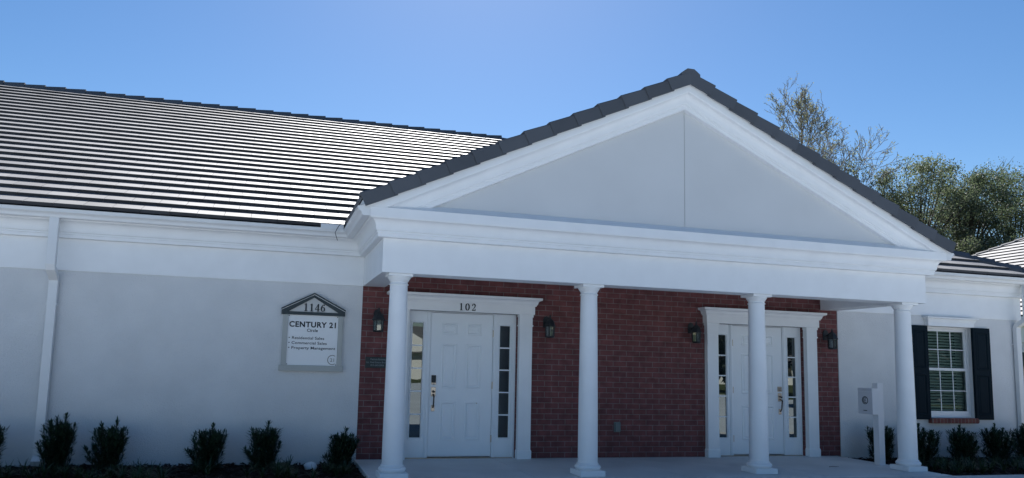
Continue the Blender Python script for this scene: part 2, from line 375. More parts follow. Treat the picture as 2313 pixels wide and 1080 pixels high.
# ------------------------------------------------------------------ ground
g = MB(); g.add([(-900,-900,-0.20),(900,-900,-0.20),(900,900,-0.20),(-900,900,-0.20)], [(0,1,2,3)])
struct(g.build("ground", M['lawn'], fix=False))
g = MB(); g.box(-45, 26, -44, -4.06, -0.30, -0.155); struct(g.build("parking_lot", M['lot']))
g = MB(); g.box(-40, 60, -4.05, -3.90, -0.30, -0.01); struct(g.build("curb", M['walk'], bevel=0.02))
g = MB()
xs = [-40 + 1.52*i for i in range(60)]
for a, b in zip(xs[:-1], xs[1:]): g.box(a+0.004, b-0.004, -3.895, -2.055, -0.25, -0.006)
struct(g.build("sidewalk", M['walk'], bevel=0.008))
g = MB()
for a_, b_ in ((-1.0, 0.955), (0.963, 2.905), (2.913, 4.845), (4.853, 6.765)): g.box(a_, b_, -1.905, 0.12, -0.25, 0.0)
g.box(-0.99, 6.755, -1.9, 0.11, -0.24, -0.012); g.prism([(-1.0,-0.25),(6.80,-0.25),(6.80,-0.004),(-1.0,-0.004)], -2.05, -1.912)
struct(g.build("porch_floor", M['concrete'], bevel=0.008))

def bed(x0, x1, y0, y1, name, seed, base=-0.055):
    rnd = random.Random(seed); g = MB(); nx = int((x1-x0)/0.06); ny = int((y1-y0)/0.06); vs = []; fs = []
    import mathutils
    for j in range(ny+1):
        for i in range(nx+1):
            x = x0+(x1-x0)*i/nx; y = y0+(y1-y0)*j/ny
            h = mathutils.noise.noise((x*2.2, y*2.2, seed))*0.02 + mathutils.noise.noise((x*9, y*9, seed))*0.012 + rnd.uniform(-.006, .006)
            vs.append((x, y, base+h))
    for j in range(ny):
        for i in range(nx): a = j*(nx+1)+i; fs.append((a, a+1, a+nx+2, a+nx+1))
    g.add(vs, fs); struct(g.build(name, M['soil'], fix=False))
    c = MB()
    for _ in range(int((x1-x0)*(y1-y0)*260)):
        x = rnd.uniform(x0, x1); y = rnd.uniform(y0, y1); L = rnd.uniform(.015, .05); w = rnd.uniform(.006, .016); a = rnd.uniform(0, 6.28); tz = rnd.uniform(-.5, .5)
        z = base + 0.012 + mathutils.noise.noise((x*2.2, y*2.2, seed))*0.02
        d = Vector((math.cos(a)*math.cos(tz), math.sin(a)*math.cos(tz), math.sin(tz)))*L; s_ = Vector((-math.sin(a), math.cos(a), rnd.uniform(-.4, .4)))*w; u_ = Vector((0, 0, .006))
        p = Vector((x, y, z))
        c.add([p-d-s_, p+d-s_, p+d+s_, p-d+s_, p-d-s_+u_, p+d-s_+u_, p+d+s_+u_, p-d+s_+u_], [(4,5,6,7),(0,1,5,4),(1,2,6,5),(2,3,7,6),(3,0,4,7)])
    return c
cl = bed(-9.0, -1.005, -2.05, 0.02, "garden_bed", 3)
tag(cl.build("mulch", M['chip'], fix=False), "loose dark bark mulch under the shrubs left of the porch", "mulch", kind="stuff")
cr = bed(6.77, 12.5, -2.05, 0.02, "garden_bed", 5)
tag(cr.build("mulch", M['chip'], fix=False), "loose dark bark mulch below the window right of the porch", "mulch", kind="stuff")

# ------------------------------------------------------------------ the office building
B = empty("office_building", (0, 0, 0))
tag(B, "single storey white office with dark tiled roof and red brick columned entrance porch", "building")

# walls
w = MB(); w.box(XW, PL+0.0, YS, 0.30, -0.3, 2.75)
w.build("stucco_wall", M['stucco'], B)
WX0, WX1, WZ0, WZ1 = 8.662, 9.652, 0.62, 2.172        # window opening
w = MB()
w.box(PR+0.03, WX0, YS, 0.30, -0.3, 2.75); w.box(WX1, XE, YS, 0.30, -0.3, 2.75)
w.box(WX0, WX1, YS, 0.30, -0.3, WZ0); w.box(WX0, WX1, YS, 0.30, WZ1, 2.75)
w.build("stucco_wall", M['stucco'], B)
w = MB(); w.box(XE-0.28, XE, 0.302, YB, -0.3, 3.0); w.box(XW, XW+0.28, 0.302, YB, -0.3, 3.0); w.box(XW+0.29, XE-0.29, YB-0.28, YB, -0.3, 3.0)
w.build("stucco_wall", M['stucco'], B)

DOORS = [(0.476, -1), (5.362, 1)]         # door centre, side of the handle
HB = 2.05                                 # opening height
w = MB(); xs = [PL+0.002]
for c, _ in DOORS: xs += [c-0.81, c+0.81]
xs.append(PR+0.028)
for i in range(0, 6, 2): w.box(xs[i], xs[i+1], YBR, 0.30, -0.02, 2.80)
for i in (1, 3): w.box(xs[i], xs[i+1], YBR, 0.30, HB, 2.80)
w.build("brick_wall", M['brick'], B)

# frieze on the wing walls, beam of the portico, porch ceiling
w = MB(); w.box(XW-0.02, PL-0.001, 0.0, 0.05, ZB, 3.05); w.build("frieze", M['trim'], B)
w = MB(); w.box(PR+0.001, XE+0.02, 0.0, 0.05, ZB, 3.05); w.box(XE, XE+0.02, 0.051, YB, ZB, 3.05); w.build("frieze", M['trim'], B)
BW = 0.30
w = MB(); w.box(PL, PR, -D, -D+BW, ZB, 3.04); w.box(PL, PL+BW, -D+BW, YS-0.002, ZB, 3.04); w.box(PR-BW, PR, -D+BW, YS-0.002, ZB, 3.04)
w.build("porch_beam", M['trim'], B)
w = MB(); w.box(PL+BW+.002, PR-BW-.002, -D+BW+.002, YBR-.004, 2.66, 2.70); w.build("porch_ceiling", M['trim'], B)

# crown moulding round walls and portico
PATH = [(XW-0.02, 0), (PL, 0), (PL, -D), (PR, -D), (PR, 0), (XE+0.02, 0), (XE+0.02, YB)]
NRM = [(0,-1), (-1,0), (0,-1), (1,0), (0,-1), (1,0)]
def cove(e0, z0, e1, z1, n=7):            # concave quarter
    return [(e0 + (e1-e0)*(1-math.cos(math.pi/2*i/n)), z0 + (z1-z0)*math.sin(math.pi/2*i/n)) for i in range(n+1)]
PROF = [(0.0, ZT), (0.072, ZT), (0.078, ZT+0.006), (0.078, ZT+0.042), (0.088, ZT+0.046), (0.088, ZT+0.064), (0.098, ZT+0.07), (0.103, ZT+0.078), (0.103, ZT+0.088)] \
     + cove(0.106, ZT+0.09, 0.168, ZT+0.196) + [(0.180, ZT+0.200), (0.186, ZT+0.206), (0.188, ZT+0.214), (0.190, ZT+0.216), (0.190, 3.052)]
w = MB(); w.sweep(PATH, NRM, PROF)
w.build("crown_moulding", M['trim'], B, fix=False)
# sloped white flashing shelf over the front cornice
w = MB(); w.add([(PL-0.19, -D-0.192, 3.052), (PR+0.19, -D-0.192, 3.052), (PR+0.19, -D-0.192, 3.060), (PL-0.19, -D-0.192, 3.060), (PL-0.10, -D+0.01, 3.165), (PR+0.10, -D+0.01, 3.165), (PL-0.19, -D+0.01, 3.05), (PR+0.19, -D+0.01, 3.05)],
      [(0,1,2,3), (3,2,5,4), (0,3,4,6), (1,7,5,2), (0,6,7,1), (6,4,5,7)])
w.build("cornice_shelf", M['trim'], B)

# gable panels and raking crown
def rake_z(x, zt): return zt - PS*abs(x-AX)
seam = AX + 0.03
xl = PL - 0.1; xr = PR + 0.1
w = MB(); w.prism([(xl, 2.9), (seam-0.004, 2.9), (seam-0.004, rake_z(seam-.004, TZ+0.1)), (AX, TZ+0.1), (xl, rake_z(xl, TZ+0.1))], -D-0.004, -D+0.05); w.build("gable_panel", M['panel'], B)
w = MB(); w.prism([(seam+0.004, 2.9), (xr, 2.9), (xr, rake_z(xr, TZ+0.1)), (seam+0.004, rake_z(seam+.004, TZ+0.1))], -D-0.004, -D+0.05)
w.build("gable_panel", M['panel'], B)
w = MB(); w.box(seam-0.02, seam+0.02, -D+0.003, -D+0.02, 3.0, TZ+0.02); w.build("panel_joint", M['signgrey'], B)
RP = [(0.0, 0.0), (0.072, 0.0), (0.078, 0.006), (0.078, 0.04), (0.088, 0.043), (0.088, 0.058), (0.098, 0.064), (0.102, 0.072), (0.102, 0.08)] + cove(0.105, 0.083, 0.165, 0.175) + [(0.176, 0.178), (0.182, 0.184), (0.186, 0.192), (0.186, 0.30), (0.0, 0.30)]
ca = math.atan(PS)
w = MB(); n = len(RP); vs = []
for X in (PL-0.9, AX, PR+0.9):
    for e, h in RP: vs.append((X, -D-e-0.001, rake_z(X, TZ) + h/math.cos(ca)))
fs = []
for i in range(2):
    for k in range(n-1): a = i*n+k; fs.append((a, a+1, a+1+n, a+n))
w.add(vs, fs); rk = w.build("raking_crown", M['trim'], B, fix=False)
import bmesh
bm = bmesh.new(); bm.from_mesh(rk.data)
bmesh.ops.bisect_plane(bm, geom=bm.verts[:]+bm.edges[:]+bm.faces[:], plane_co=(0, 0, 3.035), plane_no=(0, 0, 1), clear_inner=True)
bm.to_mesh(rk.data); bm.free()

# ---- roofs -----------------------------------------------------------------
def add_tile(mb, P, U, V, N, u0, u1, v0, v1, t, jit, u0b=None, u1b=None):
    """one flat tile: U along the course, V up the slope, lower edge raised by t, upper edge on the deck"""
    u0b = u0 if u0b is None else u0b; u1b = u1 if u1b is None else u1b
    a = P + U*u0 + V*v0 + N*(t+jit); b = P + U*u1 + V*v0 + N*(t+jit*0.6)
    c = P + U*u1b + V*v1 + N*(0.002+jit*.3); d = P + U*u0b + V*v1 + N*(0.002+jit*.3)
    a2 = P + U*u0 + V*(v0+0.002) - N*0.004; b2 = P + U*u1 + V*(v0+0.002) - N*0.004
    mb.add([a, b, c, d, a2, b2], [(0,1,2,3), (4,5,1,0), (4,0,3), (5,2,1)])
rr = random.Random(11)
def roof_slope(mb, P, U, V, N, width, ncourse, hipL=True, hipR=True, e=ECOURSE, tw=0.33, lo=None, vend=None):
    run = e*math.cos(BETA)
    for k in range(ncourse):
        cl_ = k*run if hipL else 0.0; cr_ = width - (k*run if hipR else 0.0)
        cl2 = (k+1)*run if hipL else 0.0; cr2 = width - ((k+1)*run if hipR else 0.0)
        off = (k % 2)*tw*0.5 + rr.uniform(-.01, .01)
        i0 = int((cl_-off)/tw)-1; u = i0*tw+off
        vj = rr.uniform(-0.0012, 0.0012)
        while u < cr_:
            a, b = u+0.0025, u+tw-0.0025
            if b > cl_ and a < cr_:
                a1, b1 = max(a, cl_), min(b, cr_)
                a2, b2 = max(a, cl2), min(b, cr2)
                if a2 >= b2: a2 = b2 = min(max((a1+b1)/2, cl2), cr2) if cl2 < cr2 else (cl2+cr2)/2
                add_tile(mb, P, U, V, N, a1, b1, k*e + vj + rr.uniform(-.0018, .0018), (k+1)*e+0.02, TT, rr.uniform(-.0006, .0008), a2, b2)
            u += tw
V = Vector((0, math.cos(BETA), math.sin(BETA))); N = Vector((0, -math.sin(BETA), math.cos(BETA))); U = Vector((1, 0, 0))
EX0, EX1 = XW-0.30, XE+0.30
w = MB(); roof_slope(w, Vector((EX0, EAVE_Y, EAVE_Z)), U, V, N, EX1-EX0, NC)
EYB = 2*RIDGE_Y - EAVE_Y
w2 = MB(); roof_slope(w2, Vector((EX1, EAVE_Y, EAVE_Z)), Vector((0,1,0)), Vector((-math.cos(BETA),0,math.sin(BETA))), Vector((math.sin(BETA),0,math.cos(BETA))), EYB-EAVE_Y, NC)
RF = w.build("roof", M['tile'], B, fix=False)
w2.build("roof_end", M['tile'], B, fix=False)
# deck under the tiles (near-black colour puts shade into the gaps) + rear slopes
dk = MB(); zz = -0.012
rl, rrx = EX0+RIDGE_RUN, EX1-RIDGE_RUN
dk.add([(EX0, EAVE_Y+.02, EAVE_Z+zz), (EX1, EAVE_Y+.02, EAVE_Z+zz), (EX1, EYB, EAVE_Z+zz), (EX0, EYB, EAVE_Z+zz), (rl, RIDGE_Y, RIDGE_Z+zz), (rrx, RIDGE_Y, RIDGE_Z+zz)],
       [(0,1,5,4), (1,2,5), (2,3,4,5), (3,0,4), (0,3,2,1)])
dk.build("roof_deck", M['dark'], B, fix=False)

def cap_run(mb, P0, P1, side_a, side_b, step, half, drop_a, lift=0.035, base=0.03):
    """overlapping ridge caps from P0 to P1; butt ends face P1. side_a / side_b: unit vectors down each slope"""
    P0 = Vector(P0); P1 = Vector(P1); d = (P1-P0); L = d.length; d.normalize(); n = max(1, int(L/step))
    st = L/n
    for i in range(n):
        a = P0 + d*(i*st - 0.03); b = P0 + d*((i+1)*st)
        ha = base + rr.uniform(-.003, .003); hb = base+lift + rr.uniform(-.003, .003); th = 0.03
        vs = []
        for q, hh in ((a, ha), (b, hb)):
            up = Vector((0, 0, 1))
            top = q + up*(hh+0.035); A = q + side_a*half + up*(hh+0.012-0.0); C = q + side_b*half + up*(hh+0.012)
            A2 = A - up*(th+drop_a); C2 = C - up*(th+drop_a); T2 = top - up*(th+0.06)
            tA = q + side_a*0.055 + up*(hh+0.034); tC = q + side_b*0.055 + up*(hh+0.034)
            vs += [A2, A, tA, tC, C, C2, T2]
        m_ = 7; fs = [(k, k+1, m_+k+1, m_+k) for k in range(5)] + [(13, 12, 11, 10, 9, 8, 7), (0, 1, 2, 3, 4, 5, 6)]
        mb.add(vs, fs)
sa = -V; sb = Vector((0, math.cos(BETA), -math.sin(BETA)))
w = MB(); cap_run(w, (rl, RIDGE_Y, RIDGE_Z), (rrx+0.05, RIDGE_Y, RIDGE_Z), Vector((0, -.55, -.83)), Vector((0, .55, -.83)), 0.40, 0.16, 0.0, lift=0.035, base=0.075)
w.build("ridge_cap", M['barge'], RF)
hipd = Vector((1, -1, 0)).normalized()
se = Vector((math.cos(BETA), 0, -math.sin(BETA)))
w = MB(); cap_run(w, (rrx, RIDGE_Y, RIDGE_Z), (EX1+0.02, EAVE_Y-0.02, EAVE_Z+0.01), (Vector((-1,-1,0)).normalized()*0.75+Vector((0,0,-0.66))), (Vector((1,1,0)).normalized()*0.75+Vector((0,0,-0.66))), 0.40, 0.14, 0.01, base=.05)
w.build("hip_cap", M['barge'], RF)

# portico roof: two slopes running back into the main roof
PRZ = 5.135                                 # deck at the ridge
FY = -D-0.20                               # front edge of the deck
pb = math.atan(PS)
w = MB(); nco = 13; half = (AX-PL)+0.285
e2 = half/math.cos(pb)/nco
for sgn in (-1, 1):
    Vp = Vector((-sgn*math.cos(pb), 0, math.sin(pb))); Np = Vector((sgn*math.sin(pb), 0, math.cos(pb)))
    P = Vector((AX+sgn*half, FY, PRZ-PS*half))
    for k in range(nco):
        zc = P.z + (k+1)*e2*math.sin(pb); yend = (zc-EAVE_Z)/math.tan(BETA)+EAVE_Y+0.25
        u = (k % 2)*0.165
        if u > 0: add_tile(w, P, Vector((0,1,0)), Vp, Np, 0, u-.005, k*e2, (k+1)*e2+.02, TT, 0)
        while u < yend-FY:
            add_tile(w, P, Vector((0,1,0)), Vp, Np, u, min(u+.325, yend-FY), k*e2+rr.uniform(-.004,.004), (k+1)*e2+.02, TT, rr.uniform(-.0015,.0025)); u += .33
PF = w.build("porch_roof", M['tile'], B)
w = MB()
yr = (PRZ-EAVE_Z)/math.tan(BETA)+EAVE_Y
w.add([(AX-half, FY, PRZ-PS*half-.012), (AX, FY, PRZ-.012), (AX+half, FY, PRZ-PS*half-.012), (AX-half, -0.1, PRZ-PS*half-.012), (AX, yr+.2, PRZ-.012), (AX+half, -0.1, PRZ-PS*half-.012)], [(0,1,4,3), (1,2,5,4)])
w.build("roof_deck", M['dark'], B, fix=False)
w = MB(); cap_run(w, (AX, yr+0.1, PRZ+.0), (AX, FY-0.03, PRZ+.0), Vector((-math.cos(pb),0,-math.sin(pb))), Vector((math.cos(pb),0,-math.sin(pb))), 0.38, 0.15, 0.015, lift=0.03, base=0.035)
w.build("ridge_cap", M['barge'], PF)
# barge tiles along the rake
w = MB()
for sgn in (-1, 1):
    Vp = Vector((-sgn*math.cos(pb), 0, math.sin(pb))); Np = Vector((sgn*math.sin(pb), 0, math.cos(pb)))
    P = Vector((AX+sgn*half, 0, PRZ-PS*half))
    for k in range(nco):
        v0 = k*e2 - 0.012 + rr.uniform(-.005, .005); v1 = (k+1)*e2+0.03
        hA, hB = 0.062+rr.uniform(-.003, .003), 0.036      # height of top at lower / upper end
        dA, dB = 0.108, 0.120                          # how far the face hangs below the deck
        fA, fB = FY-0.045, FY-0.030
        if k == nco-1: v1 = (k+1)*e2 + 0.0
        vs = []
        for v, hh, dd, ff in ((v0, hA, dA, fA), (v1, hB, dB, fB)):
            q = P + Vp*v
            vs += [q+Np*(hh-.006)+Vector((0, FY+0.14, 0)), q+Np*hh+Vector((0, ff+0.012, 0)), q+Np*(hh-.012)+Vector((0, ff, 0)), q-Np*dd+Vector((0, ff, 0)), q-Np*dd+Vector((0, ff+0.018, 0)), q+Np*(hh-0.03)+Vector((0, ff+0.018, 0)), q+Np*(hh-.03)+Vector((0, FY+0.14, 0))]
        m_ = 7
        w.add(vs, [(j, (j+1) % m_, m_+(j+1) % m_, m_+j) for j in range(m_)] + [(6,5,4,3,2,1,0), (7,8,9,10,11,12,13)])
w.build("barge_tile", M['barge'], PF)

for sg, X in ((-1, PL), (1, PR)):
    w = MB(); zd = lambda x: PRZ - PS*abs(x-AX) - 0.018
    q = [(X, 3.064), (X+sg*0.2, 3.064), (X+sg*0.272, zd(X+sg*0.272)-.012), (X+sg*0.272, zd(X+sg*0.272)), (X, zd(X))]
    w.prism(q if sg > 0 else q[::-1], FY+0.012, -0.1); w.build("eave_fascia", M['trim'], B)

# ---- gutters and downspouts
GP = [(0.192, 3.062), (0.192, 2.956), (0.272, 2.956), (0.280, 2.966), (0.284, 2.985), (0.292, 3.000), (0.312, 3.012), (0.322, 3.022), (0.324, 3.052), (0.330, 3.054), (0.330, 3.062), (0.316, 3.062),
      (0.316, 3.026), (0.306, 3.018), (0.286, 3.006), (0.278, 2.99), (0.274, 2.97), (0.268, 2.962), (0.198, 2.962), (0.198, 3.062)]
def gutter(path, nrm, cap_at=None):
    w = MB(); w.sweep(path, nrm, GP, closed=True)
    if cap_at is not None:
        X, Y, sg = cap_at
        w.prism([(X+sg*e, z) for e, z in GP[:11]], Y-0.003, Y)
    return w.build("gutter", M['gutter'], B)
gutter([(XW-0.02, 0), (PL, 0), (PL, -D-0.185)], [(0,-1), (-1,0)], (PL, -D-0.185, -1))
gutter([(PR, -D-0.185), (PR, 0), (XE+0.02, 0), (XE+0.02, YB)], [(1,0), (0,-1), (1,0)], (PR, -D-0.185, 1))
# splash guard at the inside corner of the left gutter + loose dark wire
w = MB(); w.add([(-1.61, -0.334, 3.045), (-1.31, -0.334, 3.045), (-1.31, -0.334, 3.115), (-1.61, -0.334, 3.115), (-1.61, -0.328, 3.045), (-1.31, -0.328, 3.045), (-1.31, -0.328, 3.115), (-1.61, -0.328, 3.115)], [(0,1,2,3),(7,6,5,4),(0,4,5,1),(1,5,6,2),(2,6,7,3),(3,7,4,0)])
w.build("splash_guard", M['gutter'], B)
w = MB(); w.tube([(-1.36, -0.40, 3.115), (-1.40, -0.42, 3.05), (-1.425, -0.40, 2.99), (-1.40, -0.37, 2.93), (-1.385, -0.34, 2.90)], 0.0045, 6); w.build("cable", M['black'], B)
def downspout(x, dx=0.0):
    w = MB(); w.rectpipe([(x, -0.238, 2.965), (x, -0.238, 2.385), (x, -0.225, 2.345), (x, -0.06, 2.245), (x, -0.035, 2.205), (x, -0.035, 0.10), (x, -0.05, 0.05), (x, -0.13, 0.0)], 0.105, 0.075)
    d = w.build("downspout", M['gutter'], B, bevel=0.006)
    for z in (1.9, 0.22):
        w = MB(); w.box(x-0.058, x+0.058, -0.076, YS, z, z+0.03); w.build("strap", M['gutter'], d)
downspout(-4.79); downspout(10.60)

# ---- columns
CY = -D + 0.17
for cx in (-0.748, 1.683, 4.133, 6.557):
    w = MB(); prof = [(0.122, 0.15)]
    for i in range(13):
        t = i/12; prof.append((0.122 - 0.019*t**1.6, 0.16 + (2.245-0.16)*t))
    w.lathe(prof, cx, CY, 40, cap=False); c = w.build("column", M['trim'], B)
    w = MB(); w.box(cx-0.163, cx+0.163, CY-0.163, CY+0.163, 0.001, 0.066); w.build("plinth", M['trim'], c, bevel=0.004)
    w = MB()
    w.lathe([(0.140, 0.066), (0.150, 0.070)] + [(0.126+0.034*math.cos(a), 0.100+0.030*math.sin(a)) for a in [math.radians(-70+14*i) for i in range(12)]] + [(0.137, 0.131), (0.137, 0.143), (0.128, 0.146), (0.122, 0.156)], cx, CY, 40)
    w.build("column_base", M['trim'], c)
    w = MB(); w.lathe([(0.103, 2.215), (0.112, 2.217), (0.116, 2.223), (0.112, 2.230), (0.104, 2.232), (0.104, 2.256), (0.112, 2.259), (0.114, 2.268), (0.122, 2.280), (0.131, 2.292), (0.136, 2.304), (0.137, 2.312)], cx, CY, 40)
    w.box(cx-0.142, cx+0.142, CY-0.142, CY+0.142, 2.312, ZB-0.001); w.build("capital", M['trim'], c)

# ---- entrance doors
def raised_panel(mb, x0, x1, z0, z1, y):
    r = [(0.0, 0.0), (0.010, -0.007), (0.020, -0.007), (0.032, 0.006), (0.040, 0.008), (0.062, 0.000)]
    vs = []; fs = []
    for o, d in r: vs += [(x0+o, y+d, z0+o), (x1-o, y+d, z0+o), (x1-o, y+d, z1-o), (x0+o, y+d, z1-o)]
    for i in range(len(r)-1):
        for k in range(4): fs.append((i*4+k, i*4+(k+1) % 4, (i+1)*4+(k+1) % 4, (i+1)*4+k))
    o = (len(r)-1)*4; fs.append((o, o+1, o+2, o+3)); mb.add(vs, fs)
def plate_with_holes(mb, x0, x1, z0, z1, y, holes):
    xs = sorted({x0, x1, *[h[0] for h in holes], *[h[1] for h in holes]}); zs = sorted({z0, z1, *[h[2] for h in holes], *[h[3] for h in holes]})
    for i in range(len(xs)-1):
        for j in range(len(zs)-1):
            cx, cz = (xs[i]+xs[i+1])/2, (zs[j]+zs[j+1])/2
            if any(h[0] < cx < h[1] and h[2] < cz < h[3] for h in holes): continue
            mb.add([(xs[i], y, zs[j]), (xs[i+1], y, zs[j]), (xs[i+1], y, zs[j+1]), (xs[i], y, zs[j+1])], [(0,1,2,3)])
for di, (c, hs_) in enumerate(DOORS):
    # unit frame: jambs, mullions, head
    w = MB(); yf = YD-0.015
    w.box(c-0.808, c-0.775, yf, 0.25, -0.01, HB-0.002); w.box(c+0.775, c+0.808, yf, 0.25, -0.01, HB-0.002)
    w.box(c-0.515, c-0.462, yf, 0.25, -0.01, HB-0.002); w.box(c+0.462, c+0.515, yf, 0.25, -0.01, HB-0.002)
    for s_ in (-1, 1): w.box(c+s_*0.488-0.012, c+s_*0.488+0.012, yf-0.010, yf-0.001, -0.01, HB-0.004)
    for (a, b) in ((-0.775, -0.515), (-0.462, 0.462), (0.515, 0.775)): w.box(c+a, c+b, yf+.004, 0.25, 2.036, HB-0.002)
    fr = w.build("door_frame", M['door'], B, bevel=0.003)
    w = MB(); w.box(c-0.775, c+0.775, yf-0.03, 0.2, -0.02, 0.012); w.build("threshold", M['nickel'], fr)
    # slab
    w = MB(); x0 = c-0.457; holes = [(x0+a, x0+b, z0, z1) for a, b in ((0.158, 0.388), (0.522, 0.752)) for z0, z1 in ((0.245, 0.785), (0.965, 1.595), (1.725, 1.892))]
    plate_with_holes(w, x0, c+0.457, 0.022, 2.030, YD, holes)
    for h in holes: raised_panel(w, *h, YD)
    w.add([(x0, YD, .022), (c+.457, YD, .022), (c+.457, YD+.04, .022), (x0, YD+.04, .022), (x0, YD, 2.03), (c+.457, YD, 2.03), (c+.457, YD+.04, 2.03), (x0, YD+.04, 2.03)], [(0,3,2,1), (4,5,6,7), (1,2,6,5), (0,4,7,3)])
    dr = w.build("door", M['door'], B, fix=False)
    w = MB(); w.box(x0+.004, c+.453, YD-0.008, YD-0.001, 0.024, 0.045); w.build("door_sweep", M['gutter'], dr)
    hx = c - hs_*(-1)*0.0 + hs_*(0.457-0.058)
    if di == 0:
        w = MB(); w.box(hx-0.032, hx+0.032, YD-0.022, YD-0.001, 1.045, 1.148); w.build("keypad", M['black'], dr, bevel=0.004)
        w = MB(); w.box(hx-0.032, hx+0.032, YD-0.024, YD-0.001, 1.018, 1.0445); 
        w.lathe([(0.016, 0), (0.016, 0.01), (0.006, 0.011)], 0, 0, 16); 
        o0 = len(w.v)-16*3-32
        for i in range(o0, len(w.v)): vx = w.v[i]; w.v[i] = (hx+vx[0], YD-0.024-vx[2], 1.031+vx[1])
        w.build("deadbolt", M['nickel'], dr)
    else:
        w = MB(); w.box(hx-0.036, hx+0.036, YD-0.012, YD-0.001, 1.005, 1.085)
        w.lathe([(0.026, 0), (0.026, 0.012), (0.010, 0.013), (0.009, 0.018)], 0, 0, 18); o0 = len(w.v)-18*4-36
        for i in range(o0, len(w.v)): vx = w.v[i]; w.v[i] = (hx+vx[0], YD-0.012-vx[2], 1.045+vx[1])
        w.build("deadbolt", M['nickel'], dr)
    w = MB(); w.box(hx-0.024, hx+0.024, YD-0.012, YD-0.001, 0.645, 0.733); w.build("handle_plate", M['nickel'], dr, bevel=0.004)
    w = MB(); w.box(hx-0.034, hx+0.034, YD-0.012, YD-0.001, 0.852, 0.982)
    hp = w.build("handle_plate", M['nickel'], dr, bevel=0.004)
    w = MB(); w.tube([(hx, YD-0.012, 0.878), (hx, YD-0.050, 0.876), (hx, YD-0.064, 0.858), (hx, YD-0.060, 0.82), (hx, YD-0.054, 0.77), (hx, YD-0.046, 0.725), (hx, YD-0.03, 0.702), (hx, YD-0.012, 0.698)], [0.010, 0.010, 0.012, 0.010, 0.010, 0.009, 0.010, 0.011], 10)
    w.tube([(hx, YD-0.012, 0.925), (hx, YD-0.035, 0.925), (hx, YD-0.052, 0.917)], [0.014, 0.010, 0.016], 8)
    w.build("handle", M['bronze'], dr)
    for z in (0.27, 1.02, 1.76):
        w = MB(); w.lathe([(0.008, -0.05), (0.008, 0.05)], c-hs_*0.4605, YD-0.010, 10, z0=z); w.build("hinge", M['nickel'], dr)
    if di == 0:
        w = MB(); w.lathe([(0.008, 0), (0.008, 0.008), (0.003, 0.010)], 0, 0, 14); w.v = [(c+0.235+p[0], YD-p[2]-.001, 0.765+p[1]) for p in w.v]; w.build("door_dot", M['nickel'], dr)  # small nickel disc for the white dot on the door
    # sidelights
    for s_ in (-1, 1):
        a, b = sorted((c+s_*0.515, c+s_*0.775)); ga, gb = (a+b)/2-0.076, (a+b)/2+0.076; gz0, gz1 = 0.283, 1.878
        w = MB(); plate_with_holes(w, a, b, -0.01, 2.036, YD, [(ga-.026, gb+.026, gz0-.026, gz1+.026)])
        vs = []; fs = []; prof = [(0.0, 0.0), (0.004, -0.012), (0.014, -0.012), (0.026, 0.004), (0.026, 0.03)]
        for o, d in prof: vs += [(ga-.026+o, YD+d, gz0-.026+o), (gb+.026-o, YD+d, gz0-.026+o), (gb+.026-o, YD+d, gz1+.026-o), (ga-.026+o, YD+d, gz1+.026-o)]
        for i in range(len(prof)-1):
            for k in range(4): fs.append((i*4+k, i*4+(k+1) % 4, (i+1)*4+(k+1) % 4, (i+1)*4+k))
        w.add(vs, fs); sl = w.build("sidelight", M['door'], B, fix=False)
        w = MB(); w.add([(ga-.002, YD+0.020, gz0-.002), (gb+.002, YD+0.020, gz0-.002), (gb+.002, YD+0.020, gz1+.002), (ga-.002, YD+0.020, gz1+.002), (ga-.002, YD+0.024, gz0-.002), (gb+.002, YD+0.024, gz0-.002), (gb+.002, YD+0.024, gz1+.002), (ga-.002, YD+0.024, gz1+.002)], [(0,1,2,3), (7,6,5,4)])
        w.build("pane", M['glass'], sl, fix=False)
        for k in range(1, 5):
            z = gz0+(gz1-gz0)*k/5; w = MB(); w.box(ga, gb, YD+0.008, YD+0.019, z-0.009, z+0.009); w.build("muntin", M['door'], sl)
    # casing: pilasters + entablature
    hb = 2.048
    w = MB(); w.box(c-1.032, c+1.032, -0.085, YBR-.001, hb, 2.188); hd = w.build("door_header", M['trim'], B, bevel=0.002)
    w = MB(); pf = [(0.0, 2.165), (0.016, 2.167), (0.018, 2.182), (0.026, 2.186), (0.030, 2.20)] + cove(0.034, 2.203, 0.07, 2.245) + [(0.08, 2.248), (0.086, 2.258), (0.086, 2.283), (0.0, 2.290)]
    w.sweep([(c-1.032, YBR-.002), (c-1.032, -0.085), (c+1.032, -0.085), (c+1.032, YBR-.002)], [(-1,0), (0,-1), (1,0)], pf)
    w.box(c-1.030, c+1.030, -0.083, YBR-.002, 2.189, 2.2885)
    w.build("header_moulding", M['trim'], hd)
    for s_ in (-1, 1):
        a, b = sorted((c+s_*0.812, c+s_*1.005))
        w = MB(); w.box(a, b, -0.055, YBR-.001, 0.132, 1.872); pl_ = w.build("pilaster", M['trim'], B, bevel=0.002)
        w = MB(); w.box(a-.010, b+.010, -0.066, YBR-.001, -0.002, 0.108)
        w.add([(a-.010, -.066, .108), (b+.010, -.066, .108), (b+.010, YBR-.001, .108), (a-.010, YBR-.001, .108), (a, -.055, .132), (b, -.055, .132), (b, YBR-.001, .132), (a, YBR-.001, .132)], [(0,1,5,4), (1,2,6,5), (3,0,4,7)])
        w.build("pilaster_base", M['trim'], pl_)
        w = MB(); w.box(a-.004, b+.004, -0.060, YBR-.001, 1.872, 1.880); w.box(a-.010, b+.010, -0.066, YBR-.001, 1.8803, 1.898); w.box(a-.002, b+.002, -0.057, YBR-.001, 1.8983, 2.01)
        w.box(a-.012, b+.012, -0.068, YBR-.001, 2.0103, hb-.001); w.build("pilaster_cap", M['trim'], pl_)
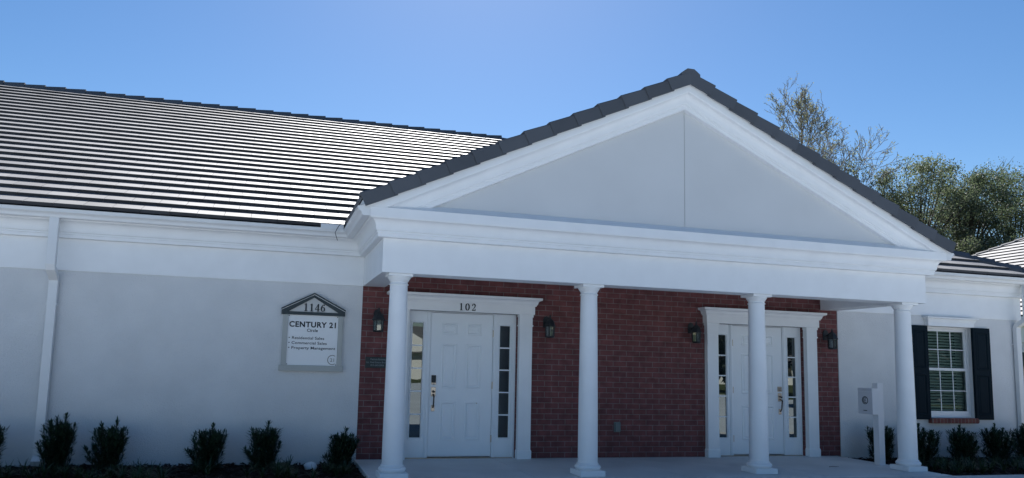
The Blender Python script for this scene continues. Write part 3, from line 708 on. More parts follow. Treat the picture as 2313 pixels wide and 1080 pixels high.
    if di == 0:
        digits_mb("102", 0.100, c+0.03, 2.066, -0.0855, adv=0.92).build("house_number", M['ink'], hd)

# ---- window on the right wing
w = MB(); yw = 0.125; x0, x1, z0, z1 = WX0, WX1, WZ0, WZ1
def ring(mb, x0, x1, z0, z1, t, ya, yb, tb=None):
    tb = t if tb is None else tb
    mb.box(x0, x0+t, ya, yb, z0, z1); mb.box(x1-t, x1, ya, yb, z0, z1); mb.box(x0+t, x1-t, ya, yb, z0, z0+tb); mb.box(x0+t, x1-t, ya, yb, z1-t, z1)
ring(w, x0+.001, x1-.001, z0+.001, z1-.001, 0.035, yw-0.02, 0.2)
WN = w.build("window", M['gutter'], B, bevel=0.002)
mid = 1.435
w = MB(); ring(w, x0+.037, x1-.037, mid-0.025, z1-.037, 0.04, yw, yw+0.03, 0.05); w.build("sash", M['gutter'], WN, bevel=0.002)
w = MB(); ring(w, x0+.037, x1-.037, z0+.037, mid+0.028, 0.045, yw-0.016, yw-0.002, 0.07)
w.build("sash", M['gutter'], WN, bevel=0.002)
w = MB(); gx0, gx1 = x0+.08, x1-.08
for (za, zb, yy) in ((mid+.03, z1-.08, yw+.0113), (z0+.11, mid-.018, yw-.0107)):
    w = MB(); zz_ = (za+zb)/2; w.box(gx0, gx1, yy, yy+.006, zz_-.0068, zz_+.0068)
    for k in (1, 2): xx = gx0+(gx1-gx0)*k/3; w.box(xx-.0068, xx+.0068, yy+.0007, yy+.0067, za, zb)
    w.build("muntin", M['gutter'], WN)
w = MB(); w.add([(gx0-.01, yw+.020, mid+.01), (gx1+.01, yw+.020, mid+.01), (gx1+.01, yw+.020, z1-.06), (gx0-.01, yw+.020, z1-.06)], [(0,1,2,3)]); w.build("pane", M['wglass'], WN, fix=False)
w = MB(); w.add([(gx0-.01, yw-.0015, z0+.09), (gx1+.01, yw-.0015, z0+.09), (gx1+.01, yw-.0015, mid), (gx0-.01, yw-.0015, mid)], [(0,1,2,3)]); w.build("pane", M['wglass'], WN, fix=False)
w = MB()
k = 0
z = z0+.06
while z < z1-.05:
    w.add([(gx0-.02, yw+.06, z), (gx1+.02, yw+.06, z), (gx1+.02, yw+.090, z+.030), (gx0-.02, yw+.090, z+.030), (gx0-.02, yw+.061, z-.003), (gx1+.02, yw+.061, z-.003), (gx1+.02, yw+.091, z+.027), (gx0-.02, yw+.091, z+.027)], [(0,1,2,3), (7,6,5,4), (0,4,5,1), (2,6,7,3)]); z += 0.05
w.build("blind", M['blind'], WN)
w = MB(); w.add([(x0-.2, .55, z0-.2), (x1+.2, .55, z0-.2), (x1+.2, .55, z1+.2), (x0-.2, .55, z1+.2)], [(0,1,2,3)]); w.build("room_shade", M['dark'], WN)  # dark sheet close behind the blinds, stands in for the unlit room
w = MB()
w.prism([(x0-.046, .532), (x1-.062, .532), (x1-.048, .536), (x1-.040, .548), (x1-.034, .575), (x1-.040, .602), (x1-.048, .614), (x1-.062, .6185), (x0-.046, .6185)], -0.075, YS+.0)
w.build("sill", M['sillbrick'], WN, bevel=0.008)
w = MB(); w.box(x0-.03, x1-.03, -0.055, YS-.001, 2.172, 2.255)
w.sweep([(x0-.03, YS-.001), (x0-.03, -.055), (x1-.03, -.055), (x1-.03, YS-.001)], [(-1,0), (0,-1), (1,0)], [(0, 2.245), (.012, 2.247), (.014, 2.262)] + cove(.016, 2.264, .044, 2.30) + [(.052, 2.303), (.055, 2.31), (.055, 2.328), (0, 2.334)])
w.box(x0-.029, x1-.031, -0.054, YS-.001, 2.2553, 2.333)
w.build("window_head", M['trim'], WN)
for a, b in ((x0-.36, x0-.018), (x1-.03, x1+.345)):
    w = MB(); zz0, zz1 = 0.592, 2.172
    plate_with_holes(w, a, b, zz0, zz1, -0.022, [(a+.05, b-.05, 0.66, 1.36), (a+.05, b-.05, 1.44, 2.10)])
    for h in ((a+.05, b-.05, 0.66, 1.36), (a+.05, b-.05, 1.44, 2.10)): raised_panel(w, *h, -0.022)
    w.add([(a, -.022, zz0), (b, -.022, zz0), (b, YS, zz0), (a, YS, zz0), (a, -.022, zz1), (b, -.022, zz1), (b, YS, zz1), (a, YS, zz1)], [(0,3,2,1), (4,5,6,7), (1,2,6,5), (0,4,7,3)])
    w.build("shutter", M['shutter'], B, fix=False)

# ------------------------------------------------------------------ wall lanterns
def lantern(x, zc, label):
    t = empty("wall_lantern", (x, YBR, zc)); tag(t, label, "lantern", "black carriage lanterns on the brick wall")
    w = MB(); w.prism([(-.05, -.02), (.05, -.02), (.05, .10), (.034, .135), (0, .15), (-.034, .135), (-.05, .10)], -0.018, -0.001); w.build("back_plate", M['black'], t, bevel=0.003)
    w = MB(); w.tube([(0, -.018, .05), (0, -.06, .06), (0, -.10, .085), (0, -.135, .10), (0, -.155, .085), (0, -.16, .06)], .011, 8); w.tube([(0,-.16,.14),(0,-.16,.165)], [.014,.006], 8); w.build("arm", M['black'], t)
    yc = -.16
    w = MB(); n = 6
    w.lathe([(.088, -.012), (.090, .0), (.074, .03), (.062, .062), (.050, .08), (.030, .098), (.016, .112), (.014, .140)], 0, yc, n); w.sm = [False]*len(w.sm); w.build("cap", M['black'], t)
    w = MB(); w.lathe([(.060, -.145), (.064, -.014)], 0, yc, n, cap=False); w.sm = [False]*len(w.sm); w.build("glass", M['lampglass'], t, fix=False)
    w = MB()
    for k in range(n):
        a = 2*math.pi*k/n; w.tube([(.064*math.cos(a), yc+.064*math.sin(a), -.15), (.068*math.cos(a), yc+.068*math.sin(a), -.01)], .0075, 4)
    w.lathe([(.040, -.172), (.066, -.166), (.072, -.158), (.072, -.146)], 0, yc, n); w.sm = [False]*len(w.sm); w.build("cage", M['black'], t)
    w = MB(); w.lathe([(.012, -.145), (.012, -.07), (.016, -.06), (.012, -.04), (.003, -.03)], 0, yc, 10); w.build("bulb", M['signpanel'], t)
    return t
lantern(-0.765, 1.885, "black wall lantern on the narrow brick strip beside the leftmost column")
lantern(1.725, 1.895, "black wall lantern just right of the door numbered 102")
lantern(4.115, 1.895, "black wall lantern just left of the unnumbered entrance door")
lantern(6.60, 1.875, "black wall lantern at the far right end of the brick wall")

# ------------------------------------------------------------------ wall sign
SGN = empty("wall_sign", (-1.628, YS, 1.17)); tag(SGN, "gabled grey wall sign with white realty panel on the stucco left of porch", "sign")
sx, sz = 1.628, -1.17
def S(mb, name, m, parent, bevel=0.0):
    mb.v = [(p[0]+1.628, p[1]-YS, p[2]-1.17) for p in mb.v]; return mb.build(name, m, parent, bevel=bevel)
w = MB(); w.box(-2.047, -1.209, -0.050, YS-.0, 1.165, 1.240); S(w, "base_board", M['signgrey'], SGN, .003)
for a, b in ((-2.022, -1.958), (-1.293, -1.232)):
    w = MB(); w.box(a, b, -0.035, YS, 1.2405, 1.912); S(w, "stile", M['signgrey'], SGN, .003)
w = MB(); w.box(-1.9575, -1.2935, -0.012, YS, 1.2405, 1.9115); PNL = S(w, "sign_panel", M['signpanel'], SGN)
def TX(mb, name, m, par): return S(mb, name, m, par)
yt = -0.0122
for w in text_words("CENTURY 21", 0.1005, -1.940, 1.752, yt, bold=0.0034, space=1.10, wscale=1.01): TX(w, "lettering", M['ink'], PNL)
TX(text_mesh("Circle", 0.056, -1.705, 1.690, yt, bold=0.0011, space=1.05), "lettering", M['ink'], PNL)
for i, (s_, zz_) in enumerate((("\u2022 Residential Sales", 1.588), ("\u2022 Commercial Sales", 1.522), ("\u2022 Property Management", 1.456))):
    for j, w in enumerate(text_words(s_, 0.0515, -1.940, zz_, yt, bold=0.0005, space=1.04, wscale=1.20)): TX(w, "lettering" if j else "bullet", M['ink'], PNL)
w = MB(); n = 30; cxx, czz = -1.352, 1.322
vs = []; fs = []
for i in range(n+1):
    a = math.radians(55 + 250*i/n)
    for r, yy in ((.066, yt-.003), (.057, yt-.003), (.057, yt), (.066, yt)): vs.append((cxx+r*math.cos(a), yy, czz+r*math.sin(a)))
for i in range(n):
    for k in range(4): fs.append((i*4+k, i*4+(k+1) % 4, i*4+4+(k+1) % 4, i*4+4+k))
w.add(vs, fs); t2 = text_mesh("21", 0.066, cxx-.030, czz-.024, yt, bold=0.0006, space=1.05); w.add(t2.v, t2.f)
TX(w, "emblem", M['greyink'], PNL)
for px in (-1.945, -1.306):
    for pz in (1.255, 1.898): w = MB(); w.box(px-.006, px+.006, yt-.004, yt, pz-.006, pz+.006); S(w, "corner_screw", M['ink'], PNL)
cx_ = -1.628
w = MB(); w.prism([(cx_-.33, 1.955), (cx_+.33, 1.955), (cx_, 2.155)], -0.022, YS); GBL = S(w, "gable_board", M['signlight'], SGN)
S(digits_mb("1146", 0.101, cx_+.012, 1.965, -0.0222, adv=0.74), "house_number", M['ink'], GBL)
w = MB()
w.box(cx_-.418, cx_+.418, -0.045, YS, 1.913, 1.953)
so = 0.2635/0.418
for sg in (-1, 1):
    o1 = [(cx_+sg*.4185, 1.9532), (cx_+sg*.4185, 1.972), (cx_, 2.1875), (cx_, 2.150), (cx_+sg*.33, 1.9532)]
    w.prism(o1 if sg < 0 else o1[::-1], -0.045, YS)
S(w, "pediment_trim", M['signdark'], SGN, .002)
w = MB()
for sg in (-1, 1):
    o1 = [(cx_+sg*.422, 1.9765), (cx_+sg*.422, 1.997), (cx_, 2.2135), (cx_, 2.1915)]
    w.prism(o1 if sg < 0 else o1[::-1], -0.058, YS)
S(w, "roof_strip", M['signdark'], SGN, .002)
w = MB()
for sg in (-1, 1):
    o1 = [(cx_+sg*.4195, 1.970), (cx_+sg*.4195, 1.9765), (cx_, 2.1915), (cx_, 2.185)]
    w.prism(o1 if sg < 0 else o1[::-1], -0.0475, YS-.002)
S(w, "light_strip", M['signpanel'], SGN)

# plaque and outlet on the brick
PQ = empty("wall_plaque", (-0.76, YBR, 1.22)); tag(PQ, "small black licence plaque on brick half hidden behind the leftmost column", "plaque")
w = MB(); w.box(-.142, .142, -.014, -.001, .008, .158); pq = w.build("plate", M['plaque'], PQ, bevel=.003)
for i, (s_, xx) in enumerate((("Patricia Bowman", -.075), ("Lic. Real Estate Broker", -.130), ("813-643-0904", -.070))):
    for w in text_words(s_, 0.033, xx, .115-.040*i, -.0142, depth=.002, bold=.0005): w.build("lettering", M['plaqueink'], pq)
OT = empty("outlet_cover", (2.868, YBR, 0.37)); tag(OT, "grey weatherproof outlet cover low on the brick between the doors", "outlet cover")
w = MB(); w.box(-.052, .052, -.012, -.001, 0, .15); w.build("plate", M['outlet'], OT, bevel=.003)
w = MB(); w.box(-.040, .046, -.036, -.0125, .012, .140); w.build("lid", M['outlet'], OT, bevel=.006)

# ------------------------------------------------------------------ mailbox
MX = empty("mailbox", (6.60, -1.02, -0.02)); tag(MX, "white locking mailbox on square post beside the rightmost column", "mailbox")
MX.rotation_euler = (0, 0, math.radians(0))
w = MB(); w.box(-.052, .052, -.052, .052, -.15, 1.215); w.build("post", M['mailwhite'], MX, bevel=.004)
w = MB(); w.box(-.165, -.0525, -.075, .205, .752, 1.135); bx = w.build("box", M['mailwhite'], MX, bevel=.004)
w = MB(); w.box(-.1690, -.1655, -.072, .202, .755, 1.082); w.build("door", M['mailgrey'], bx, bevel=.002)
w = MB(); w.box(-.1720, -.1655, -.072, .202, 1.086, 1.133); w.build("lid", M['mailgrey'], bx, bevel=.002)
def on_face(mb):                         # lettering drawn facing -y is turned to the box's front, which faces -x
    mb.v = [(p[1]+0.01, -p[0]+0.065, p[2]) for p in mb.v]; return mb
w = MB()
def disc_ring(mb, cx, cz, r0, r1, y, a0=0, a1=360, n=28):
    vs = []; fs = []
    for i in range(n+1):
        a = math.radians(a0+(a1-a0)*i/n)
        for r, yy in ((r1, y-.002), (r0, y-.002), (r0, y), (r1, y)): vs.append((cx+r*math.cos(a), yy, cz+r*math.sin(a)))
    for i in range(n):
        for k in range(4): fs.append((i*4+k, i*4+(k+1) % 4, i*4+4+(k+1) % 4, i*4+4+k))
    mb.add(vs, fs)
disc_ring(w, 0, .955, .048, .058, -.1795); disc_ring(w, 0, .955, .030, .040, -.1795, 50, 310)
t2 = text_mesh("21", .046, -.022, .939, -.1795, depth=.003, bold=.001); w.add(t2.v, t2.f)
on_face(w).build("emblem", M['ink'], bx)
w = MB(); w.box(-.035, .035, -.1815, -.1795, 0.800, 0.811); on_face(w).build("handle", M['ink'], bx)
on_face(text_mesh("MAIL SLOT"[:0] or "\u2013\u2013\u2013\u2013\u2013", 0.035, -.05, 1.100, -.1825, depth=.002)).build("slot", M['greyink'], bx)

# ------------------------------------------------------------------ small things in the beds and on the porch
w = MB(); rs = random.Random(4)
import mathutils
vs = []; fs = []; nu, nv = 12, 8
for j in range(nv+1):
    for i in range(nu):
        th = math.pi*j/nv; ph = 2*math.pi*i/nu; p = Vector((math.sin(th)*math.cos(ph), math.sin(th)*math.sin(ph), math.cos(th)))
        r = 1 + 0.25*mathutils.noise.noise(p*1.7+Vector((3, 1, 0))); vs.append((p.x*.085*r, p.y*.07*r, .03+p.z*.062*r))
for j in range(nv):
    for i in range(nu): fs.append((j*nu+i, (j+1)*nu+i, (j+1)*nu+(i+1) % nu, j*nu+(i+1) % nu))
w.add(vs, fs, True); st = w.build("white_stone", M['stone']); st.location = (-1.60, -0.50, -0.045)
tag(st, "white stone half buried in mulch near the porch's left corner", "stone")
w = MB(); w.tube([(0, 0, .006), (.06, .01, .010), (.12, -.005, .007), (.17, .01, .006)], [.004, .004, .003, .002], 6); tw_ = w.build("twig", M['bark']); tw_.location = (5.55, -1.2, 0.001)
tag(tw_, "short brown twig lying on the porch floor right of the third column", "twig")

# ------------------------------------------------------------------ shrubs
def strap_leaf(mb, p, d, L, wd, droop):
    d = d.normalized(); s_ = d.cross(Vector((0, 0, 1)));  s_ = s_.normalized() if s_.length > 1e-3 else Vector((1, 0, 0))
    q = p + d*L*0.55 + Vector((0, 0, -droop*.3)); e = p + d*L + Vector((0, 0, -droop))
    mb.add([p - s_*wd*.3, p + s_*wd*.3, q + s_*wd*.5, q - s_*wd*.5, e], [(0,1,2,3), (3,2,4)])
def shrub(x, y, h, wd, seed, label, group, lean=0.0):
    rnd = random.Random(seed); t = empty("shrub", (x, y, -0.06)); tag(t, label, "shrub", group)
    st = MB(); lf = MB(); ns = rnd.randint(20, 25)
    for k in range(ns):
        a = 2.4*k + rnd.uniform(-.4, .4); q_ = math.sqrt((k+.5)/ns); sp = q_*wd/2*rnd.uniform(.75, 1.0)
        hh = h*rnd.uniform(.70, .97)*(1 - 0.30*q_**3)
        if k % 5 == 2: hh *= rnd.uniform(.45, .7); sp = wd/2*rnd.uniform(.9, 1.12)
        if k == 3: hh = h
        b = Vector((rnd.uniform(-.04, .04), rnd.uniform(-.04, .04), 0)); tip = Vector((math.cos(a)*sp + lean*hh, math.sin(a)*sp*.85, hh))
        mid = b.lerp(tip, .5) + Vector((math.cos(a), math.sin(a), 0))*sp*.28
        pts = [b*(1-i/8)**2 + mid*2*(i/8)*(1-i/8) + tip*(i/8)**2 for i in range(9)]
        st.tube(pts, [.006*(1-.75*i/8) for i in range(9)], 4)
        nl = int(150*hh/0.5)
        for i in range(nl):
            s = 0.10 + 0.90*(i/nl); j = min(7, int(s*8)); p = pts[j].lerp(pts[j+1], s*8-j)
            ax = (pts[min(j+1, 8)]-pts[j]).normalized(); aa = i*2.4 + rnd.uniform(-.5, .5)
            o = ax.orthogonal().normalized(); o2 = ax.cross(o); rad = o*math.cos(aa)+o2*math.sin(aa)
            up = rnd.uniform(.35, 1.1) if s < .9 else rnd.uniform(.9, 2.2)
            strap_leaf(lf, p, rad + ax*up, rnd.uniform(.050, .095)*(1.0 if s < .93 else .8), rnd.uniform(.011, .018), rnd.uniform(-.005, .018))
    for k in range(1300):    # inner foliage
        a = rnd.uniform(0, 6.28); z = rnd.uniform(.05, .82)*h; r = wd*(.32+.12*z/h)*math.sqrt(rnd.random())
        strap_leaf(lf, Vector((math.cos(a)*r+lean*z, math.sin(a)*r, z)), Vector((math.cos(a)+rnd.uniform(-1, 1), math.sin(a)+rnd.uniform(-1, 1), rnd.uniform(.2, 1.6))), rnd.uniform(.05, .09), .015, .005)
    st.build("stem", M['stem'], t, fix=False); lf.build("foliage", M['shrub'], t, fix=False)
GLg = "podocarpus shrubs in the left bed"; GRg = "podocarpus shrubs in the right bed"
shrub(-5.22, -.45, .60, .42, 21, "dark shrub cut off by the left edge of the picture", GLg)
shrub(-4.49, -.45, .66, .44, 22, "tallest left bed shrub, rounded, standing right beside the white downspout", GLg)
shrub(-3.95, -.45, .59, .46, 23, "broad left bed shrub with a stray twig on its left, second from downspout", GLg, .02)
shrub(-2.83, -.45, .55, .48, 24, "ragged left bed shrub standing lower left of the wall sign", GLg)
shrub(-2.18, -.45, .59, .44, 25, "upright left bed shrub just below the left edge of the sign", GLg)
shrub(-1.24, -.45, .50, .42, 26, "left bed shrub leaning right against the brick, by the porch corner", GLg, .12)
shrub(7.22, -.40, .64, .46, 31, "right bed shrub between the mailbox post and the last column", GRg)
shrub(7.98, -.45, .60, .62, 32, "spreading right bed shrub directly right of the last column", GRg, .02)
shrub(8.80, -.45, .58, .50, 33, "shrub with one tall stray shoot under the brick window sill", GRg)
shrub(9.52, -.45, .60, .56, 34, "rounded right bed shrub below the right-hand shutter", GRg)
shrub(10.20, -.42, .60, .55, 35, "right bed shrub at the foot of the corner downspout", GRg)

def ground_cover(areas, n, seed, label):
    rnd = random.Random(seed); mb = MB()
    for k in range(n):
        x0, x1, y0, y1 = areas[k % len(areas)]
        c = Vector((rnd.uniform(x0, x1), rnd.uniform(y0, y1), -.055))
        if abs(c.x+1.66) < .20 and c.y > -1.3: continue
        nb = rnd.randint(18, 30); sz = rnd.uniform(.75, 1.25)
        for i in range(nb):
            a = rnd.uniform(0, 6.28); L = rnd.uniform(.13, .27)*sz; out = rnd.uniform(.25, .95); wd = rnd.uniform(.004, .007)
            dirh = Vector((math.cos(a), math.sin(a), 0)); s_ = Vector((-dirh.y, dirh.x, 0))*wd; pts = []
            for j in range(5):
                s = j/4; pts.append(c + dirh*(L*out*s*(.4+.6*s)) + Vector((0, 0, L*(1.15*s - .85*out*s*s)*.9)))
            vs = []
            for j, p in enumerate(pts): ww = 1-.8*(j/4)**2; vs += [p - s_*ww, p + s_*ww]
            mb.add(vs, [(2*j, 2*j+1, 2*j+3, 2*j+2) for j in range(4)])
    tag(mb.build("ground_cover", M['tuft'], fix=False), label, "ground cover", kind="stuff")
ground_cover([(-5.6, -1.15, -1.35, -.62), (-2.2, -1.1, -1.25, -.6), (-5.2, -3.2, -1.5, -.7)], 95, 5, "low arching liriope tufts in front of the left bed shrubs")
ground_cover([(6.95, 11.5, -1.75, -.65), (7.3, 10.2, -1.7, -.8)], 120, 6, "low arching liriope tufts in front of the right bed shrubs")

# ------------------------------------------------------------------ neighbouring building
NB = empty("neighbour_building", (18.6, 8, -0.2)); tag(NB, "white building with dark hipped tile roof behind the right end of the office", "building")
def NBo(mb, name, m, par=None):
    mb.v = [(p[0]-18.6, p[1]-8, p[2]+.2) for p in mb.v]; return mb.build(name, m, par or NB, fix=False)
nx0, nx1, ny0, ny1, nz = 18.2, 34.2, -2.0, 17.75, 3.06
w = MB(); w.box(18.6, 33.8, -1.6, 17.35, -.3, 3.0); NBo(w, "wall", M['stucco'])
w = MB(); w.box(18.55, 18.597, -1.6, 17.35, 2.35, 3.0); w.box(18.40, 18.548, -1.6, 17.35, 2.80, 3.03); NBo(w, "frieze", M['trim'])
w = MB(); w.box(18.2, 18.33, -1.9, 17.6, 2.95, 3.05); NBo(w, "gutter", M['gutter'])
ncn = 23; run = ncn*ECOURSE*math.cos(BETA)
w = MB(); cb, sb_ = math.cos(BETA), math.sin(BETA)
roof_slope(w, Vector((nx0, ny1, nz)), Vector((0,-1,0)), Vector((cb,0,sb_)), Vector((-sb_,0,cb)), ny1-ny0, ncn)
roof_slope(w, Vector((nx0, ny0, nz)), Vector((1,0,0)), Vector((0,cb,sb_)), Vector((0,-sb_,cb)), nx1-nx0, ncn)
nrf = NBo(w, "roof", M['tile'])
w = MB(); zt_ = nz+ncn*ECOURSE*sb_
w.add([(nx0, ny0, nz-.012), (nx1, ny0, nz-.012), (nx1, ny1, nz-.012), (nx0, ny1, nz-.012), (nx0+run, ny0+run, zt_-.012), (nx0+run, ny1-run, zt_-.012)], [(0,1,4), (1,2,5,4), (2,3,5), (3,0,4,5), (0,3,2,1)]); NBo(w, "roof_deck", M['dark'])
w = MB(); cap_run(w, (nx0+run, ny1-run, zt_), (nx0, ny1, nz), (Vector((-1,-1,0)).normalized()*.95+Vector((0,0,-.28))), (Vector((1,1,0)).normalized()*.95+Vector((0,0,-.28))), .42, .14, .02); NBo(w, "hip_cap", M['barge'], nrf)
for yy in (3.2, 5.6, 8.0):
    w = MB(); w.box(18.555, 18.598, yy, yy+1.0, .65, 2.15); f_ = NBo(w, "window", M['gutter'])
    w = MB(); w.box(18.548, 18.554, yy+.09, yy+.91, .75, 2.06); NBo(w, "pane", M['glass'], f_)

# ------------------------------------------------------------------ trees
def branch(mb, tips, p, d, L, r, depth, rnd, spread=.55, up=.12, maxd=5, n=5, crook=.16):
    pts = [p]; rs = [r]; cur = p.copy(); dd = d.copy()
    for i in range(n):
        dd = (dd + Vector((rnd.uniform(-crook, crook), rnd.uniform(-crook, crook), rnd.uniform(-crook*.6, crook*.6)+up*.2))).normalized(); cur = cur + dd*(L/n); pts.append(cur.copy()); rs.append(r*(1-.45*(i+1)/n))
    mb.tube(pts, rs, 5 if depth > 1 else 8)
    if depth >= maxd: tips.append((cur, dd)); return
    if depth >= maxd-1: tips.append((pts[3], dd))
    nb = rnd.choice((2, 3, 3)) if depth < maxd-1 else 3
    for k in range(nb):
        q = pts[-1] if k == 0 else pts[rnd.randint(2, n)]
        o = dd.orthogonal().normalized(); o.rotate(Matrix.Rotation(rnd.uniform(0, 6.28), 3, dd)); sp = spread*rnd.uniform(.6, 1.3)*(.5 if k == 0 else 1)
        branch(mb, tips, q, (dd + o*sp + Vector((0, 0, up))).normalized(), L*rnd.uniform(.62, .82), rs[-1]*(.85 if k == 0 else .62), depth+1, rnd, spread, up, maxd, n, crook)
def leaf_quad(mb, p, s, rnd):
    n_ = Vector((rnd.gauss(0, 1), rnd.gauss(0, 1), rnd.gauss(0, 1)+.4)).normalized(); a = n_.orthogonal().normalized(); a.rotate(Matrix.Rotation(rnd.uniform(0, 6.28), 3, n_)); b = n_.cross(a)
    mb.add([p - a*s, p + b*s*.45, p + a*s, p - b*s*.45], [(0,1,2,3)])
# tall thin tree: one leader, ascending limbs, fine mostly bare twigs
def thin_tree(x, y, h, seed, label):
    rnd = random.Random(seed); t = empty("thin_tree", (x, y, -.2)); tag(t, label, "tree")
    tr = MB(); lf = MB()
    def limb(p, d, L, r, lev):
        n = 6; pts = [p.copy()]; dd = d.copy()
        for i in range(n):
            dd = (dd + Vector((rnd.gauss(0, .16), rnd.gauss(0, .16), rnd.gauss(.05, .12)))).normalized(); pts.append(pts[-1] + dd*(L/n))
        rs = [max(.009, r*(1-.75*i/n)) for i in range(n+1)]
        tr.tube(pts, rs, 5 if lev < 2 else 4)
        if lev >= 4:
            for q in pts[3:]:
                for _ in range(rnd.choice((0, 0, 0, 0, 1, 2))): leaf_quad(lf, q + Vector((rnd.gauss(0, .08), rnd.gauss(0, .08), rnd.gauss(0, .08))), rnd.uniform(.035, .075), rnd)
            return
        for k in range((0, 6, 5, 4)[lev] if lev else 0):
            i = rnd.randint(2, n); o = dd.orthogonal().normalized(); o.rotate(Matrix.Rotation(rnd.uniform(0, 6.28), 3, dd))
            nd = (dd*1.0 + o*rnd.uniform(.5, 1.1) + Vector((0, 0, .25))).normalized(); limb(pts[i], nd, L*rnd.uniform(.38, .6), rs[i]*.6, lev+1)
    lead = [Vector((0, 0, 0))]
    for i in range(14): lead.append(lead[-1] + Vector((rnd.gauss(0, .10) - .02, rnd.gauss(0, .10), h*.93/14)))
    tr.tube(lead, [.21*(1-.90*(i/14)**.9) for i in range(15)], 8)
    for k in range(24):
        s = .42 + .57*k/23; i = min(13, int(s*14)); p = lead[i].lerp(lead[i+1], s*14-i); a = 2.4*k + rnd.uniform(-.5, .5)
        up = .55 + 1.1*(s-.4)/.6
        L = (4.6 - 3.0*(s-.42)/.58)*rnd.uniform(.7, 1.15)
        limb(p, Vector((math.cos(a), math.sin(a)*.9, up)).normalized(), L, .085*(1.25-s), 1)
    limb(lead[8], Vector((.75, -.3, .8)).normalized(), 3.2, .08, 1)
    tr.build("trunk", M['bark'], t, fix=False); lf.build("crown", M['twigleaf'], t, fix=False)
def oak(x, y, h, rx, rz, seed, label, m, group, nclump=60, nl=230, thin=0.0):
    rnd = random.Random(seed); t = empty("broad_tree", (x, y, -.2)); tag(t, label, "tree", group)
    tr = MB(); tips = []
    cz = h - rz
    tr.tube([(0, 0, 0), (.1, 0, cz*.3), (-.05, .1, cz*.6), (.1, 0, cz)], [.38, .32, .26, .18], 9)
    lf = MB()
    for k in range(nclump):
        while True:
            p = Vector((rnd.uniform(-1, 1), rnd.uniform(-1, 1), rnd.uniform(-1, 1)))
            if .25 < p.length < 1: break
        p = p.normalized()*p.length**.6
        c = Vector((p.x*rx, p.y*rx*.9, cz + p.z*rz)); s_ = rnd.uniform(.5, 1.0)*rx*.17
        mid = Vector((c.x*.45, c.y*.45, cz*.55 + c.z*.42)); tr.tube([(rnd.uniform(-.1, .1), 0, cz*rnd.uniform(.45, .9)), mid, c], [.07, .035, .012], 5)
        for j in range(3):
            tr.tube([c, c + Vector((rnd.gauss(0, s_), rnd.gauss(0, s_), rnd.uniform(0, s_*1.5)))], [.014, .006], 4)
        for _ in range(int(nl*rnd.uniform(.5, 1.25))):
            g_ = Vector((rnd.gauss(0, 1), rnd.gauss(0, 1), rnd.gauss(0, .75)))
            if g_.length > 1.9: g_ = g_.normalized()*1.9*rnd.random()
            leaf_quad(lf, c + g_*s_, rnd.uniform(.035, .085), rnd)
    tr.build("trunk", M['darkbark'], t, fix=False); lf.build("crown", m, t, fix=False)
thin_tree(26.6, 24.0, 16.4, 33, "tall sparse tree with bare upper limbs rising behind the gable")
TG = "leafy trees behind the roofs at the right"
oak(27.9, 22.0, 12.6, 3.2, 4.4, 41, "thin-topped leafy tree nearest the foot of the tall sparse tree", M['oak'], TG, 80, 330)
oak(31.2, 21.5, 13.1, 3.3, 4.8, 42, "grey-green leafy tree left of the round-topped crown, behind the gable's right rake", M['oak'], TG, 150, 400)
oak(35.0, 22.0, 13.9, 3.1, 5.4, 43, "tallest round-topped leafy tree above the right wing's roof", M['oak2'], TG, 160, 420)
oak(39.6, 23.0, 13.7, 3.5, 5.8, 44, "dark leafy tree at the right edge of the picture", M['oak2'], TG, 160, 420)

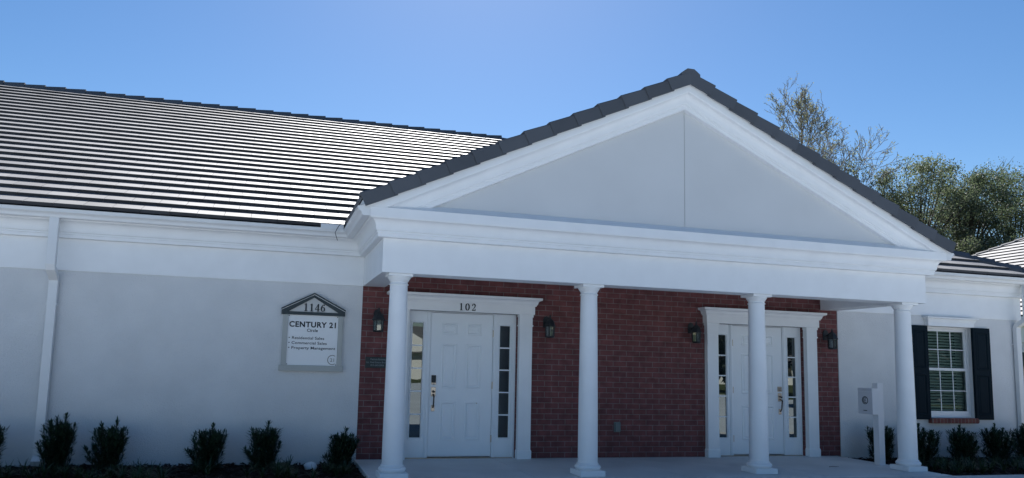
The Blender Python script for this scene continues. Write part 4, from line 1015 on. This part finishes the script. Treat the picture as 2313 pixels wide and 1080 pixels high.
# ------------------------------------------------------------------ across the lot (mirrored in the door and window panes)
FH = empty("facing_house", (12, -62, -.2)); tag(FH, "white gabled house across the lot, mirrored in the left door's narrow panes", "house")
w = MB(); w.box(-7, 7, -5, 5, 0, 2.6); w.prism([(-4.5, 2.6), (1.5, 2.6), (-1.5, 4.2)], 5.0, 5.5); w.build("wall", M['farwall'], FH)
w = MB(); w.add([(-7.6, 5.8, 2.5), (7.6, 5.8, 2.5), (7.6, 0, 5.0), (-7.6, 0, 5.0), (-7.6, -5.8, 2.5), (7.6, -5.8, 2.5)], [(0,1,2,3), (3,2,5,4)]); w.build("roof", M['farroof'], FH)
for xx in (-4, 3.2):
    w = MB(); w.box(xx, xx+1.4, 5.0, 5.04, .9, 2.1); w.build("window", M['glass'], FH)
FH2 = copy_tree(FH); FH2.location = (50, -66, -.2); FH2["label"] = "white house across the lot, mirrored in the right door's narrow panes"
rnd = random.Random(99); lf = MB()
def far_clump(x, y, h, r, n=520, k=1.0):
    for _ in range(n):
        th = rnd.uniform(0, 6.28); u = rnd.uniform(-1, 1); rr_ = rnd.random()**.4; q = math.sqrt(1-u*u)
        p = Vector((x + math.cos(th)*q*rr_*r, y + math.sin(th)*q*rr_*r, h*.55 + u*rr_*h*.5)); leaf_quad(lf, p, rnd.uniform(.35, .75)*k, rnd)
for x in range(-40, 4, 8): far_clump(x, -80+rnd.uniform(-5, 5), rnd.uniform(4, 6), 5)
for x in (19, 23, 27): far_clump(x, -52+rnd.uniform(-3, 3), rnd.uniform(8, 11), 4.5)
for x in (34, 40, 58, 63): far_clump(x, -72+rnd.uniform(-3, 3), rnd.uniform(6, 10), 5)
far_clump(7.3, -19, 4.2, 1.5)  # added unseen tree mass, makes the left door's right pane reflect dark
for x in (21.5, 23, 24.5, 26, 27.5, 29): far_clump(x, -14.5, 4.6, 1.6, 3200, .3)  # added unseen hedge close by, keeps the window's reflection dark
for x, y in ((36, -21), (40, -25), (45, -29), (50, -33), (33, -30), (30, -37)): far_clump(x, y, 6.5, 3.6)  # more added hedge out of view, for dark reflections at the right
for x in range(66, 110, 6): far_clump(x, -56+rnd.uniform(-4, 4), rnd.uniform(9, 13), 5.5)
tag(lf.build("woods_and_hedges", M['farwood'], fix=False), "woods across the lot plus nearer added hedges, mirrored in the panes", "woods", kind="stuff")
